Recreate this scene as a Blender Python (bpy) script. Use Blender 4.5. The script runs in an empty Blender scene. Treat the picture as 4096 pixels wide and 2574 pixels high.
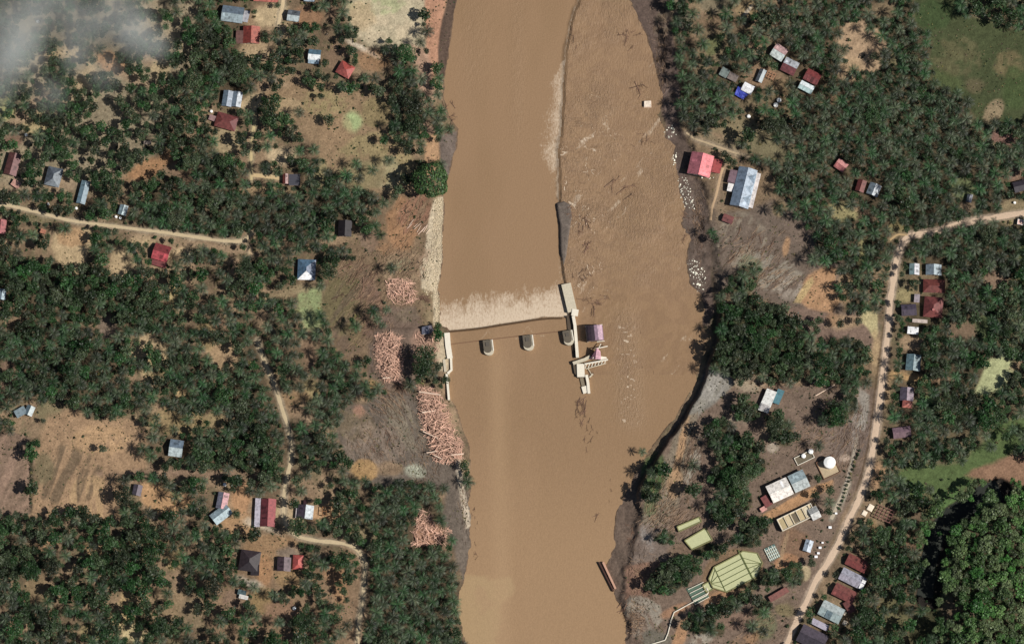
import bpy, bmesh, math, random
import numpy as np
from mathutils import Vector

random.seed(7); rng = np.random.default_rng(7)
sc = bpy.context.scene
COL = sc.collection

# ------------------------------------------------------------------ camera, sky, sun
S = 0.15                       # metres per survey pixel (photo 4096 x 2574)
CU, CV = 2048.0, 1287.0
TILT = math.radians(12.0); DIST = 3000.0
CAM = np.array([0.0, -DIST*math.sin(TILT), DIST*math.cos(TILT)])
cd = bpy.data.cameras.new('camera'); cam = bpy.data.objects.new('camera', cd); COL.objects.link(cam)
cam.location = CAM; cam.rotation_euler = (TILT, 0, 0)
cd.sensor_fit = 'HORIZONTAL'; cd.sensor_width = 36; cd.lens = 36*DIST/(4096*S)
cd.clip_start = 10; cd.clip_end = 20000
sc.camera = cam
SUN_AZ, SUN_EL = math.radians(106), math.radians(47)
w = bpy.data.worlds.new('World'); sc.world = w; w.use_nodes = True
nt = w.node_tree; nt.nodes.clear()
sky = nt.nodes.new('ShaderNodeTexSky'); sky.sky_type = 'NISHITA'; sky.sun_disc = False
sky.sun_elevation = SUN_EL; sky.sun_rotation = SUN_AZ
bgn = nt.nodes.new('ShaderNodeBackground'); bgn.inputs['Strength'].default_value = 0.05
won = nt.nodes.new('ShaderNodeOutputWorld')
nt.links.new(sky.outputs[0], bgn.inputs[0]); nt.links.new(bgn.outputs[0], won.inputs[0])
sl = bpy.data.lights.new('sun', 'SUN'); sl.energy = 5.0; sl.angle = math.radians(0.53); sl.color = (1, 0.955, 0.89)
so = bpy.data.objects.new('sun', sl); COL.objects.link(so)
sd = Vector((math.sin(SUN_AZ)*math.cos(SUN_EL), math.cos(SUN_AZ)*math.cos(SUN_EL), math.sin(SUN_EL)))
so.rotation_euler = sd.to_track_quat('Z', 'Y').to_euler(); so.location = (300, -80, 400)
sc.view_settings.view_transform = 'Standard'; sc.view_settings.look = 'None'
sc.view_settings.exposure = -0.12; sc.view_settings.gamma = 1.0
sc.view_settings.use_curve_mapping = False
sc.cycles.max_bounces = 4; sc.cycles.diffuse_bounces = 2; sc.cycles.glossy_bounces = 1
sc.cycles.transmission_bounces = 2; sc.cycles.transparent_max_bounces = 6; sc.cycles.volume_bounces = 3
sc.cycles.volume_max_steps = 24; sc.cycles.sample_clamp_indirect = 2

# ------------------------------------------------------------------ survey <-> world
ct, st = math.cos(TILT), math.sin(TILT)
def G(u, v, z):
    """survey pixel (u, v) -> world x, y on the level z"""
    dx = (np.asarray(u, float)-CU)*S; dy = (CV-np.asarray(v, float))*S
    rz = dy*st - DIST*ct; s = (np.asarray(z, float)-CAM[2])/rz
    return s*dx, CAM[1]+s*(dy*ct+DIST*st)

def lin(c):
    return tuple(((x/255/12.92) if x/255 <= .04045 else ((x/255+.055)/1.055)**2.4) for x in c)

# ------------------------------------------------------------------ numpy noise
_lat = [rng.random((256, 256)) for _ in range(8)]
def vnoise(u, v, sc_, k=0):
    L = _lat[k % 8]; x = np.asarray(u)/sc_+k*17.3+900; y = np.asarray(v)/sc_+k*9.1+900
    xi = np.floor(x).astype(int); yi = np.floor(y).astype(int); fx = x-xi; fy = y-yi
    fx = fx*fx*(3-2*fx); fy = fy*fy*(3-2*fy)
    a = L[xi & 255, yi & 255]; b = L[(xi+1) & 255, yi & 255]; c = L[xi & 255, (yi+1) & 255]; d = L[(xi+1) & 255, (yi+1) & 255]
    return (a*(1-fx)+b*fx)*(1-fy)+(c*(1-fx)+d*fx)*fy
def fbm(u, v, sc_, k=0, o=4):
    t = 0; a = 1; n = 0
    for i in range(o):
        t = t+a*vnoise(u, v, sc_/2**i, k+i); n += a; a *= .55
    return t/n
def sstep(a, b, x):
    t = np.clip((x-a)/(b-a), 0, 1); return t*t*(3-2*t)
def seg_sd(u, v, pts, closed=True):
    d = np.full(np.shape(u), 1e9); ins = np.zeros(np.shape(u), bool); n = len(pts)
    for i in range(n if closed else n-1):
        x1, y1 = pts[i]; x2, y2 = pts[(i+1) % n]
        ex, ey = x2-x1, y2-y1; wx, wy = u-x1, v-y1
        t = np.clip((wx*ex+wy*ey)/(ex*ex+ey*ey+1e-9), 0, 1)
        d = np.minimum(d, np.hypot(wx-ex*t, wy-ey*t))
        if closed and y1 != y2:
            c = ((y1 > v) != (y2 > v)) & (u < (x2-x1)*(v-y1)/(y2-y1)+x1)
            ins ^= c
    return np.where(ins, -d, d) if closed else d

# ------------------------------------------------------------------ river survey lines
LEFT = [(-9000,1850),(-60,1835),(0,1832),(43,1821),(128,1806),(213,1797),(306,1780),(383,1773),(440,1790),(468,1800),(515,1834),(596,1826),(644,1808),(690,1800),
        (740,1790),(793,1776),(857,1776),(942,1772),(1027,1772),(1104,1763),(1155,1755),(1193,1761),(1288,1763),(1330,1797),(1365,1800),(1428,1810),
        (1484,1806),(1586,1800),(1612,1819),(1705,1849),(1756,1870),(1820,1885),(1932,1885),(2011,1878),(2058,1895),(2117,1880),(2185,1887),
        (2245,1872),(2313,1861),(2364,1840),(2432,1832),(2505,1849),(2574,1866),(2700,1870),(9000,1870)]
RIGHT = [(-9000,2500),(0,2515),(55,2537),(145,2588),(226,2609),(315,2634),(383,2643),(460,2630),(498,2647),(549,2656),(583,2692),(644,2694),
         (678,2698),(708,2715),(772,2715),(836,2737),(895,2724),(963,2754),(1048,2745),(1134,2758),(1176,2801),(1240,2818),(1288,2806),(1343,2826),
         (1411,2800),(1458,2792),(1535,2771),(1603,2737),(1680,2690),(1731,2647),(1795,2600),(1854,2558),(1927,2520),(1956,2511),(2002,2485),
         (2041,2464),(2120,2456),(2207,2447),(2260,2425),(2320,2440),(2398,2462),(2428,2486),(2483,2502),(2574,2498),(9000,2498)]
CLIFF = [(-9000,2640),(0,2650),(106,2667),(200,2690),(383,2700),(480,2706),(560,2740),(620,2765),(720,2805),(840,2838),(1000,2845),(1100,2850),(1200,2872),
         (1300,2876),(1380,2860),(1440,2838),(1500,2825),(1580,2790),(1700,2720),(1780,2665),(1880,2592),(1950,2556),(2030,2548),(2110,2545),
         (2190,2530),(2240,2500),(2300,2485),(2400,2505),(2500,2530),(9000,2530)]
SPLIT = [(-9000,2340),(0,2317),(38,2300),(94,2283),(149,2274),(200,2264),(272,2262),(332,2255),(383,2255),(447,2249),(511,2247),(575,2240),(596,2234),
         (670,2236),(750,2238),(801,2238),(900,2238),(1000,2242),(1087,2250),(1140,2262),(1270,2275)]
CREST = [(1740,1330),(1797,1324),(1938,1311),(1980,1301),(2108,1283),(2172,1270),(2249,1270),(2300,1270)]
MUDBAR = [(2223,812),(2255,800),(2283,814),(2292,860),(2284,916),(2276,970),(2268,1027),(2252,1087),(2240,1010),(2236,900)]
def line_at(L, v):
    a = np.array(L, float); return np.interp(v, a[:, 0], a[:, 1])
def crest_at(u):
    a = np.array(CREST, float); return np.interp(u, a[:, 0], a[:, 1])
UP = 1.3
def water_level(u, v):
    right = sstep(np.where(v < 800, -16, -4), np.where(v < 800, 10, 5), u-line_at(SPLIT, v)+np.where(v < 800, 16, 3)*(fbm(u, v, 34, 3, 3)-.5))
    south = sstep(-5, 5, v-crest_at(u)+4*(vnoise(u, v, 18, 4)-.5))
    return UP*np.maximum(right, south)

def jag(u, v):
    return 14*(fbm(u, v, 60, 2, 4)-.5)
def land_height(u, v, rough=True):
    wl = np.where(v > crest_at(np.minimum(u, 2200))-20, UP, np.where(u > 2250, UP, 0.0))
    j = jag(u, v)
    dl = line_at(LEFT, v)-u+j; dr = u-line_at(RIGHT, v)+j; dc = u-line_at(CLIFF, v)+1.5*j
    bed = wl-2.2
    big = np.interp(v, [-9000, 1200, 1350, 1950, 2150, 9000], [2.4, 2.8, 5.6, 5.4, 2.4, 2.4])
    hl = bed+2.2*sstep(-16, 0, dl)+0.5*sstep(0, 26, dl)+1.6*sstep(10, 60, dl)+1.0*sstep(60, 260, dl)
    fw = np.interp(v, [-9000, 1170, 1240, 1960, 2080, 9000], [34, 26, 6, 6, 20, 20]); rug = np.interp(v, [-9000, 1170, 1240, 1900, 2050, 9000], [60, 50, 8, 8, 40, 40])*(fbm(u, v, 70, 7, 4)-.5)*2
    hr = bed+2.2*sstep(-16, 0, dr)+0.5*sstep(0, 30, dr)+big*sstep(-fw, fw, dc+rug)+0.7*sstep(30, 300, dc)
    h = np.maximum(hl, hr)
    # the mud bar in mid-river
    mb = seg_sd(u, v, MUDBAR)
    h = np.where(mb < 14, np.maximum(h, -1+2.9*sstep(6, -8, mb+j*.4)), h)
    # hill with forest, lower right; sunken creek beside it
    q = np.hypot((u-4000)/420, (v-2300)/480)
    h = h+9*sstep(1.0, .1, q)*(u > 3300)
    cr = seg_sd(u, v, CREEK, False)
    h = h-3.2*sstep(58, 34, cr+j)
    if rough:
        h = h+np.where(h > wl, .5*(fbm(u, v, 40, 5, 4)-.5)+2.4*(fbm(u, v, 600, 6, 2)-.5)*sstep(60, 400, np.maximum(dl, dc)), 0)
    return h
CREEK = [(4000,1960),(3930,1990),(3860,2040),(3790,2080),(3755,2150),(3735,2230),(3725,2310),(3715,2390)]

# ------------------------------------------------------------------ ground raster
US = np.concatenate([[-9000,-5000,-2500,-1200,-600,-300], np.arange(-140, 4241, 5.0), [4400,4700,5300,6600,9000,13000]])
VS = np.concatenate([[-9000,-5000,-2500,-1200,-600,-300], np.arange(-140, 2721, 5.0), [2900,3200,3800,5000,7500,11000]])
UU, VV = np.meshgrid(US, VS)
DENS = np.full(UU.shape, .58); DENS[UU > 2700] = .84; FLAT = np.zeros(UU.shape)
CG = np.zeros(UU.shape+(3,))
WARP = (fbm(UU, VV, 46, 1, 4)-.5)*2
def blend(m, col, sub=None):
    c = np.array(lin(col))
    if sub is None: CG[:] = CG*(1-m[..., None])+c*m[..., None]
    else: CG[sub] = CG[sub]*(1-m[..., None])+c*m[..., None]
def box(x0, x1, y0, y1):
    i0, i1 = np.searchsorted(VS, y0), np.searchsorted(VS, y1); j0, j1 = np.searchsorted(US, x0), np.searchsorted(US, x1)
    return (slice(i0, i1), slice(j0, j1))
def paint(shape, col, a=1.0, soft=10, rag=16, dens=None, tex=0.0, texk=0, texs=20, ang=None, stretch=1):
    """shape: (cx,cy,rx,ry[,deg]) ellipse or a list of points"""
    m_ = soft+rag+10
    if isinstance(shape, tuple):
        cx, cy, rx, ry = shape[:4]; th = math.radians(shape[4]) if len(shape) > 4 else 0
        R = max(rx, ry)*1.3+m_; s = box(cx-R, cx+R, cy-R, cy+R); u = UU[s]; v = VV[s]
        x = (u-cx)*math.cos(th)+(v-cy)*math.sin(th); y = -(u-cx)*math.sin(th)+(v-cy)*math.cos(th)
        d = (np.sqrt((x/rx)**2+(y/ry)**2)-1)*min(rx, ry)
    else:
        xs = [p[0] for p in shape]; ys = [p[1] for p in shape]
        s = box(min(xs)-m_, max(xs)+m_, min(ys)-m_, max(ys)+m_); u = UU[s]; v = VV[s]
        d = seg_sd(u, v, shape)
    m = sstep(soft, -soft, d+rag*WARP[s])
    if dens is not None: DENS[s] = DENS[s]*(1-m)+dens*m
    if col is not None:
        mm = m*a
        if tex:
            if ang is not None:
                t = math.radians(ang); p = (u*math.cos(t)+v*math.sin(t))/stretch; q = -u*math.sin(t)+v*math.cos(t)
                n = fbm(p, q, texs, texk, 3)
            else: n = fbm(u, v, texs, texk, 4)
            mm = mm*np.clip(1-tex+tex*2*sstep(.35, .65, n), 0, 1)
        blend(mm, col, s)

# base colours: forest floor, lighter soil on the left bank lands
n1 = fbm(UU, VV, 120, 0, 5); n2 = fbm(UU, VV, 22, 3, 4)
CG[:] = np.array(lin((118, 98, 74)))
blend(sstep(.42, .62, n1), (150, 124, 94)); blend(.5*sstep(.5, .7, n2), (98, 96, 66))
blend(sstep(3450, 3700, UU)*.6*sstep(.3, .6, n1), (84, 92, 62))

TAN=(160,134,104); STRAW=(186,160,118); BROWN=(132,106,82); ORANGE=(168,124,82); OLIVE=(122,114,80); LGREEN=(140,156,100)
GREEN=(78,100,58); GREYB=(118,104,92); MUD=(108,92,80); PALE=(190,180,160); WET=(96,82,70); CREAM=(206,190,164); SAND=(150,142,128)
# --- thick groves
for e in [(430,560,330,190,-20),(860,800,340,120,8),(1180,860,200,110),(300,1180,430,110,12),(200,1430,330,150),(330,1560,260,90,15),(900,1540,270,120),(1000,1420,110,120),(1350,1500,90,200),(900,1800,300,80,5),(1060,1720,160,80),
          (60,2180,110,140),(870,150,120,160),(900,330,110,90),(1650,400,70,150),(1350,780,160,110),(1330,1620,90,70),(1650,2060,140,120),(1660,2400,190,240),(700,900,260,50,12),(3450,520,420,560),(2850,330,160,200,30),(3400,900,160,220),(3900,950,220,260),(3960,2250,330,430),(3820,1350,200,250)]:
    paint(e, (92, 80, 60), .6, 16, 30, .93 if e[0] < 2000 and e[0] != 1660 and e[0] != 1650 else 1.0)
# --- left land
paint([(-150,-150),(760,-150),(820,200),(700,420),(620,620),(420,760),(-150,760)], (150,136,108), .8, 40, 40, .58)
paint((150,480,70,60), (176,156,108), .8, dens=.1); paint((20,430,40,50), (150,150,90), .8, dens=.2)
paint((120,440,120,26,-40), TAN, .9, dens=.1); paint((250,215,80,25,-10), STRAW, .8, dens=.1); paint((330,330,30,90,35), STRAW, .7, dens=.1)
paint((450,250,70,40,20), ORANGE, .8, dens=.1); paint((600,240,60,30,30), TAN, .8, dens=.1); paint((640,280,40,40), (170,150,110), .8, dens=.15)
paint((560,330,90,14,30), TAN, .8, dens=.1); paint((680,345,60,20), TAN, .8, dens=.1)
paint((600,670,110,34,-25), ORANGE, .9, dens=0); paint((720,700,70,22,20), BROWN, .8, dens=.1)
paint((55,560,40,25), (120,92,74), .9, dens=0); paint((240,740,60,30), TAN, .7, dens=.1)
paint([(1410,-150),(1740,-150),(1715,80),(1700,190),(1640,215),(1560,190),(1480,185),(1420,150),(1395,70)], (188,174,140), .9, 26, 30, 0)
paint((1520,20,110,40), (170,176,124), .7, tex=.8, texk=4); paint((1560,120,130,60), (206,186,150), .7, tex=.9, texk=2, texs=30)
paint((1450,60,50,60), STRAW, .7); paint((1450,195,70,10,28), CREAM, .9, 5, 5, 0); paint((1500,240,70,45), ORANGE, .55, dens=0)
paint((1080,60,70,40), (190,166,124), .9, dens=0); paint((1240,70,60,45), (150,112,80), .9, dens=0); paint((1330,60,30,40), BROWN, .8, dens=.2)
paint((1020,200,70,35), (176,150,112), .85, dens=0); paint((1130,130,30,60,15), STRAW, .7, dens=.05)
paint((1340,235,40,60), BROWN, .8, dens=0); paint((1400,210,40,20), BROWN, .7, dens=.1)
paint([(1060,330),(1090,290),(1210,330),(1330,320),(1400,360),(1500,380),(1580,430),(1565,540),(1620,610),(1660,690),(1600,800),(1500,780),(1400,720),(1280,650),(1260,580),(1180,500),(1080,420),(1040,380)], (146,120,88), 1, 16, 24, .02)
paint((1500,640,150,110), (152,136,92), .8, tex=.8, texs=40); paint((1300,420,90,60), (150,136,90), .7, tex=.8); paint((1500,450,60,60), (136,124,80), .6)
paint((1560,700,50,80), (168,160,120), .5, tex=.7); paint((1410,487,40,42), (166,184,122), .9, 14, 10, 0); paint((1350,520,70,70), (156,126,92), .5)
paint((1150,430,60,40,30), STRAW, .6, dens=.1); paint((1130,620,60,34), (196,172,132), .9, dens=0); paint((1140,520,60,30), TAN, .5, dens=.35)
paint((1080,760,90,16), (168,140,100), .8, dens=0); paint((910,560,60,50), (170,150,110), .8, dens=.1); paint((1010,420,40,60,60), (186,164,124), .8, dens=0)
paint((1280,700,30,60), (150,140,96), .7, dens=.1); paint((1440,700,100,60), (140,128,90), .7, dens=.15)
paint((1100,340,60,30), TAN, .7, dens=.2)
paint([(215,930),(370,900),(365,990),(340,1050),(310,1095),(250,1060),(200,990)], STRAW, .95, 10, 14, 0); paint((290,950,60,40), (176,132,88), .6)
paint((490,1055,52,62,20), STRAW, .9, dens=.05); paint((470,1110,40,20), STRAW, .8, dens=.05); paint((575,960,44,18), STRAW, .8, dens=.1)
paint((725,1020,50,26,-15), STRAW, .9, dens=0); paint((700,1190,32,60,-10), (180,160,106), .9, dens=.05); paint((730,1240,20,40), STRAW, .6, dens=.2)
paint((180,870,90,24), OLIVE, .6, dens=.2); paint((400,880,30,20), TAN, .7, dens=.1)
paint((700,960,400,12,9), TAN, .6, dens=.2)
paint([(1192,1150),(1285,1150),(1296,1230),(1288,1312),(1220,1318),(1188,1250)], (146,158,104), .95, 12, 8, 0, tex=.35); paint((1180,1160,70,18,-15), (156,136,100), .9, dens=.05)
paint([(1300,1110),(1420,960),(1500,900),(1600,760),(1700,700),(1780,780),(1770,1100),(1760,1290),(1640,1340),(1520,1380),(1450,1540),(1370,1450),(1310,1360),(1290,1200)], (126,104,78), 1, 14, 20, .02)
paint((1385,1220,90,120), (112,104,68), .75, dens=0); paint((1480,1240,50,120), (134,100,82), .7, tex=.8, ang=60, stretch=6, texs=16)
paint((1610,900,60,110), (158,116,78), .8); paint((1560,960,90,60), (160,118,80), .6, tex=.6); paint((1480,960,40,60), (130,108,90), .6)
paint((1660,850,60,90,20), (146,104,80), .8, tex=.8, ang=-55, stretch=7, texs=14); paint((1620,1070,90,70), (150,126,96), .8, tex=.9, ang=-50, stretch=6, texs=14, texk=3)
paint((1600,1060,40,30), (110,122,92), .5); paint((1420,1250,90,180,10), (104,86,74), .5, tex=1, ang=-55, stretch=8, texs=10, texk=5)
paint((1720,1180,30,120), (140,124,90), .6, tex=.8); paint((1615,1258,42,24), (140,142,88), .95)
paint([(1500,1290),(1560,1220),(1660,1230),(1700,1340),(1660,1530),(1560,1570),(1470,1500),(1480,1380)], (118,98,84), .9, 12, 14, 0)
paint((1500,1420,36,110,5), (98,84,74), .8, tex=.8, ang=90, stretch=6, texs=12); paint((1420,1320,30,60), (128,110,76), .7, dens=.2); paint((1490,1540,30,24), (160,130,80), .8)
paint([(1360,1640),(1480,1600),(1560,1560),(1640,1560),(1680,1640),(1720,1740),(1800,1840),(1870,1900),(1890,2060),(1885,2300),(1850,2330),(1820,2200),(1770,2080),(1780,1960),(1640,1920),(1530,1950),(1450,1900),(1400,1840),(1345,1740)], (108,96,84), 1, 12, 14, 0)
paint((1420,1700,80,60,20), (120,104,78), .7, tex=.5); paint((1500,1780,120,90), (146,126,108), .55, tex=1, ang=60, stretch=4, texs=12, texk=3)
paint((1665,1880,46,30,25), (176,178,154), .9, tex=.6); paint((1620,1700,60,120,-30), (132,120,100), .7, tex=1, ang=60, stretch=8, texs=16, texk=6)
paint((1440,1640,20,20), (176,130,104), .8); paint((1458,1878,52,42), (170,134,84), .95, 6, 10, .03); paint((1560,1870,50,30), (150,122,90), .7)
paint([(1640,1560),(1675,1540),(1720,1700),(1760,1830),(1720,1850),(1660,1740)], (96,86,76), .6, 8, 10)
paint((1240,1420,28,90), (140,112,86), .9, dens=.02); paint((1245,1560,34,50), (150,132,88), .9, dens=.02); paint((1170,1600,60,40), (150,120,84), .9, dens=.02)
paint((1190,1640,50,24,-20), (150,122,92), .8, dens=.05); paint((1235,1680,50,18), TAN, .7, dens=.1); paint((1100,1500,40,60), (140,116,84), .7, dens=.3)
paint((900,1415,64,54), (170,140,102), .9, dens=.03); paint((895,1310,50,24,-15), (166,130,100), .8, dens=.05)
paint((600,1400,70,60), STRAW, .9, dens=.1); paint((620,1470,60,50), (180,156,110), .8, dens=.3); paint((725,1570,22,24), (190,160,108), .9, dens=0)
paint((430,1310,40,50), (136,116,98), .9, dens=.02); paint((820,1350,40,60), (160,136,90), .7, dens=.3); paint((860,1680,40,40), (160,140,96), .8, dens=.1)
paint((30,1500,40,60), (140,110,90), .6, dens=.2); paint((560,1640,60,70), OLIVE, .4, dens=.45); paint((710,1680,120,60), (160,138,90), .6, dens=.4)
paint((190,1640,50,40), OLIVE, .7, dens=.1)
paint([(150,1780),(190,1670),(290,1640),(380,1680),(540,1670),(590,1730),(580,1830),(580,1890),(480,1910),(475,1990),(470,2085),(380,2095),(230,2065),(115,2065),(128,1790)], (162,130,96), 1, 16, 16, 0)
paint((260,1900,150,120), (118,98,74), .95, tex=1, ang=110, stretch=9, texs=24, texk=2); paint((370,1990,90,90), (184,150,106), .8, tex=1, ang=92, stretch=9, texs=22, texk=4)
paint((180,1870,40,60), (120,108,78), .8); paint((400,1760,120,60), (190,152,106), .6, tex=.8, texs=12, dens=.03)
paint([(-150,1740),(60,1730),(122,1750),(125,2050),(60,2080),(-150,2060)], (132,108,88), 1, 6, 6, 0)
paint((60,1880,90,160), (156,126,104), .8, tex=1, ang=110, stretch=9, texs=20, texk=1)
paint((125,1900,7,145), (58,58,40), .9, 4, 4)
paint([(570,1930),(640,1930),(690,1960),(760,1970),(770,2020),(700,2060),(620,2050),(570,2000)], (186,144,98), 1, 10, 12, .03)
paint((700,2100,60,60), (150,118,90), .8, dens=.15); paint((780,1970,60,30), BROWN, .7, dens=.1); paint((740,1895,330,16), (146,118,94), .9, dens=.03)
paint((190,2180,44,26), (174,136,98), .9, dens=.03); paint((385,2190,55,44), (176,142,98), .9, dens=.08); paint((580,2165,75,18), (178,146,96), .9, dens=.05)
paint((700,2230,40,50), (176,150,100), .6, dens=.2)
paint([(-150,2060),(900,2060),(900,2720),(-150,2720)], None, dens=.68, soft=20, rag=30)
paint((150,2350,50,60), (150,126,90), .7, dens=.25); paint((505,2420,26,110,6), (188,158,108), .9, dens=.05); paint((470,2470,60,40), (186,162,112), .8, dens=.25)
paint((530,2535,50,40), (196,176,126), .95, dens=.02); paint((370,2530,44,36), (176,158,104), .9, dens=.08); paint((650,2420,100,80), (150,126,92), .7, dens=.35)
paint((60,2510,50,40), (170,136,104), .8, dens=.15); paint((780,2450,60,60), (140,120,90), .8, dens=.3); paint((750,2330,80,30), (140,114,88), .6, dens=.3)
paint([(820,2230),(1460,2200),(1460,2720),(820,2720)], (140,112,84), .7, 20, 30, .5)
paint((965,1990,40,70), (178,134,92), .95, dens=0); paint((960,2100,80,40), (172,134,92), .95, dens=0); paint((1090,2185,110,56), (150,118,82), 1, dens=0)
paint((1150,2210,50,30), (126,112,98), .8); paint((1300,2055,60,40), (188,148,104), .95, dens=.03); paint((1160,2060,60,50), (186,162,122), .7, dens=0); paint((1060,2110,70,14,20), CREAM, .7, dens=0)
paint((1060,2280,30,60), ORANGE, .8, dens=0); paint((1170,2310,70,34), (154,124,84), .9, dens=.03); paint((1335,2290,40,40), (160,122,86), .9, dens=.1)
paint((1000,2330,50,14,25), PALE, .7, dens=0); paint((1050,2400,44,50), (150,124,78), .8, dens=.15); paint((1130,2440,70,50), (142,110,84), .9, dens=.1); paint((930,2400,40,40), (136,110,88), .9, dens=.05)
paint((1360,2350,30,70), ORANGE, .6, dens=.15); paint((1440,2130,60,60), OLIVE, .6, dens=.25); paint((1240,1960,40,40), (140,116,88), .7, dens=.2); paint((1190,1990,60,50), BROWN, .5, dens=.15)
# bank of the left side, top
paint([(1690,-150),(1790,-150),(1785,20),(1765,120),(1755,220),(1745,330),(1700,330),(1705,180),(1700,60)], (186,136,104), 1, 8, 8, 0)
paint([(1650,180),(1712,200),(1735,330),(1740,520),(1700,560),(1690,420),(1660,300)], (176,140,114), .9, 8, 12, .15)
paint([(1800,-150),(1838,-150),(1832,10),(1806,130),(1796,210),(1780,310),(1756,330),(1752,200),(1768,80),(1785,20)], (92,74,62), 1, 5, 5, 0)
paint([(1705,540),(1745,540),(1765,600),(1750,700),(1700,700),(1700,620)], (190,148,106), .95, 6, 8, 0)
paint([(1755,540),(1800,530),(1832,520),(1826,600),(1800,700),(1770,700),(1760,620)], (112,98,88), 1, 6, 6, 0)
paint((1760,460,60,60), (120,104,76), .8, dens=.4)
# pale gabion strip on the left bank
paint([(1736,795),(1772,790),(1770,940),(1768,1000),(1775,1060),(1765,1110),(1752,1160),(1756,1300),(1735,1300),(1730,1170),(1690,1150),(1680,1080),(1700,1000),(1712,900)], (196,178,146), 1, 5, 8, 0)
paint((1740,960,20,90,5), (150,134,110), .6, tex=1, texs=10, texk=4); paint((1700,1040,24,60,15), (160,130,104), .7, tex=1, ang=80, stretch=5, texs=10)
paint([(1740,1330),(1795,1360),(1810,1430),(1805,1500),(1760,1480),(1740,1420)], (184,166,134), .9, 6, 8, 0)
paint([(1850,1830),(1840,1840),(1860,1960),(1885,2110),(1865,2110),(1835,1960),(1822,1840)], (186,170,146), .9, 4, 5, 0)
paint((1690,1370,50,60), (160,126,104), .8, dens=0); paint((1660,1980,40,40), None, dens=1)
paint([(1440,2720),(1500,2200),(1540,1960),(1600,1930),(1740,1960),(1760,2060),(1770,2140),(1740,2180),(1760,2240),(1800,2300),(1830,2420),(1850,2500),(1860,2720)], None, dens=1.15, soft=8, rag=8)
paint((1712,2130,60,56,-20), (170,128,100), 1, 8, 8, 0)
# --- right land
paint([(2600,-150),(2680,-150),(2690,100),(2715,300),(2720,500),(2790,650),(2835,760),(2845,900),(2850,1180),(2870,1300),(2780,1300),(2700,700),(2620,300),(2520,0)], (104,86,76), 1, 8, 8, 0)
paint((2660,80,40,90,20), (112,98,78), .7, tex=.8); paint((2690,420,30,120), (120,102,94), .6, tex=.8); paint((2780,950,60,250), (112,96,84), .8, tex=.8, texs=16)
paint([(2680,0),(2740,0),(2760,80),(2740,140),(2700,100)], (110,110,92), .7, dens=.5)
paint((2860,15,70,40), (130,118,92), .95, dens=.04); paint((2990,30,46,50,-50), (160,136,96), .9, dens=.05); paint((2990,45,30,8,-50), CREAM, .9, 3, 3)
paint((2850,180,60,120,30), (128,112,82), .6, dens=.45); paint((2850,185,30,40,30), (108,116,70), .8, dens=.05); paint((2870,90,60,30), (136,110,82), .7, dens=.2)
paint((3060,310,90,50,20), (140,112,84), .95, dens=0); paint((3110,390,60,80), (132,110,78), .9, dens=.12); paint((3050,430,110,60), (120,104,76), .8, dens=.3)
paint((3000,540,140,56,15), (136,122,88), .9, dens=.12); paint((3090,600,140,40,15), (122,114,82), .8, dens=.12); paint((2890,580,80,24,25), (148,130,98), .9, dens=.03)
paint([(2725,680),(2900,690),(2960,640),(3060,660),(3110,720),(3120,800),(3080,860),(2880,900),(2840,860),(2820,760),(2780,700)], (128,106,80), 1, 10, 12, .03)
paint([(2840,850),(3000,840),(3080,800),(3150,800),(3200,870),(3260,930),(3260,1010),(3240,1060),(3300,1050),(3370,1050),(3370,1250),(3520,1290),(3500,1420),(3400,1340),(3200,1330),(3130,1230),(3040,1190),(2950,1130),(2870,1180),(2850,1100)], (116,100,86), 1, 12, 10, 0)
paint((3090,1090,140,70,25), (158,148,130), .75, tex=1, ang=-40, stretch=6, texs=18, texk=2); paint((2960,960,110,110), (150,138,118), .6, tex=1, ang=-65, stretch=6, texs=18, texk=4)
paint((3160,1150,50,50), (170,156,140), .6, tex=1, ang=-60, stretch=4, texs=16); paint((3000,1070,50,50,30), (104,114,84), .7); paint((3190,920,50,60), (120,102,88), .8)
paint((2880,820,24,80,5), (140,118,92), .8); paint((3120,830,30,30), (140,120,80), .7, dens=.15); paint((3145,985,14,40,10), (186,142,98), .8, 4, 5)
paint([(3190,1190),(3230,1100),(3300,1060),(3345,1075),(3345,1140),(3360,1200),(3330,1255),(3240,1240)], (184,140,98), 1, 8, 10, 0)
paint([(3175,1210),(3215,1140),(3250,1100),(3260,1130),(3200,1210)], (196,168,112), .9, 5, 6); paint((3380,1150,40,60), (172,140,100), .7, dens=.15)
paint([(3150,1220),(3350,1260),(3420,1240),(3510,1310),(3490,1400),(3420,1360),(3200,1350),(3140,1300)], (132,108,92), 1, 10, 14, .04)
paint((3370,1290,70,34), (176,146,108), .7, dens=.1); paint([(3450,1240),(3510,1240),(3512,1330),(3500,1360),(3470,1310),(3440,1280)], (190,176,124), .95, 5, 6, 0)
paint((3500,1400,14,80), (186,156,112), .8, dens=0); paint((3330,1280,30,30), ORANGE,.5)
paint((3380,850,60,40,20), (160,150,100), .8, dens=.15); paint((3450,1000,16,60), (150,144,92), .8, dens=.03); paint((3590,910,34,24), (140,126,80), .9, dens=.03); paint((3460,850,60,14,30), (160,128,98), .7, dens=.1)
paint((3445,190,90,120,-15), (176,146,112), .95, dens=.3); paint((3400,280,50,50), (180,150,112), .8, dens=.25); paint((3520,170,40,40), (170,140,108), .8, dens=.25); paint((3560,240,40,26,-20), (128,120,84), .8, dens=.03)
paint((3530,40,60,30), (140,120,90), .6, dens=.4); paint((3335,400,30,16,-20), (150,120,88), .8, dens=.1)
paint([(3660,-150),(3850,-150),(3840,0),(3850,55),(4020,106),(4250,150),(4250,470),(4020,500),(3930,490),(3830,383),(3757,340),(3715,255),(3720,170),(3660,85)], (74,82,50), 1, 12, 14, 0)
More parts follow.
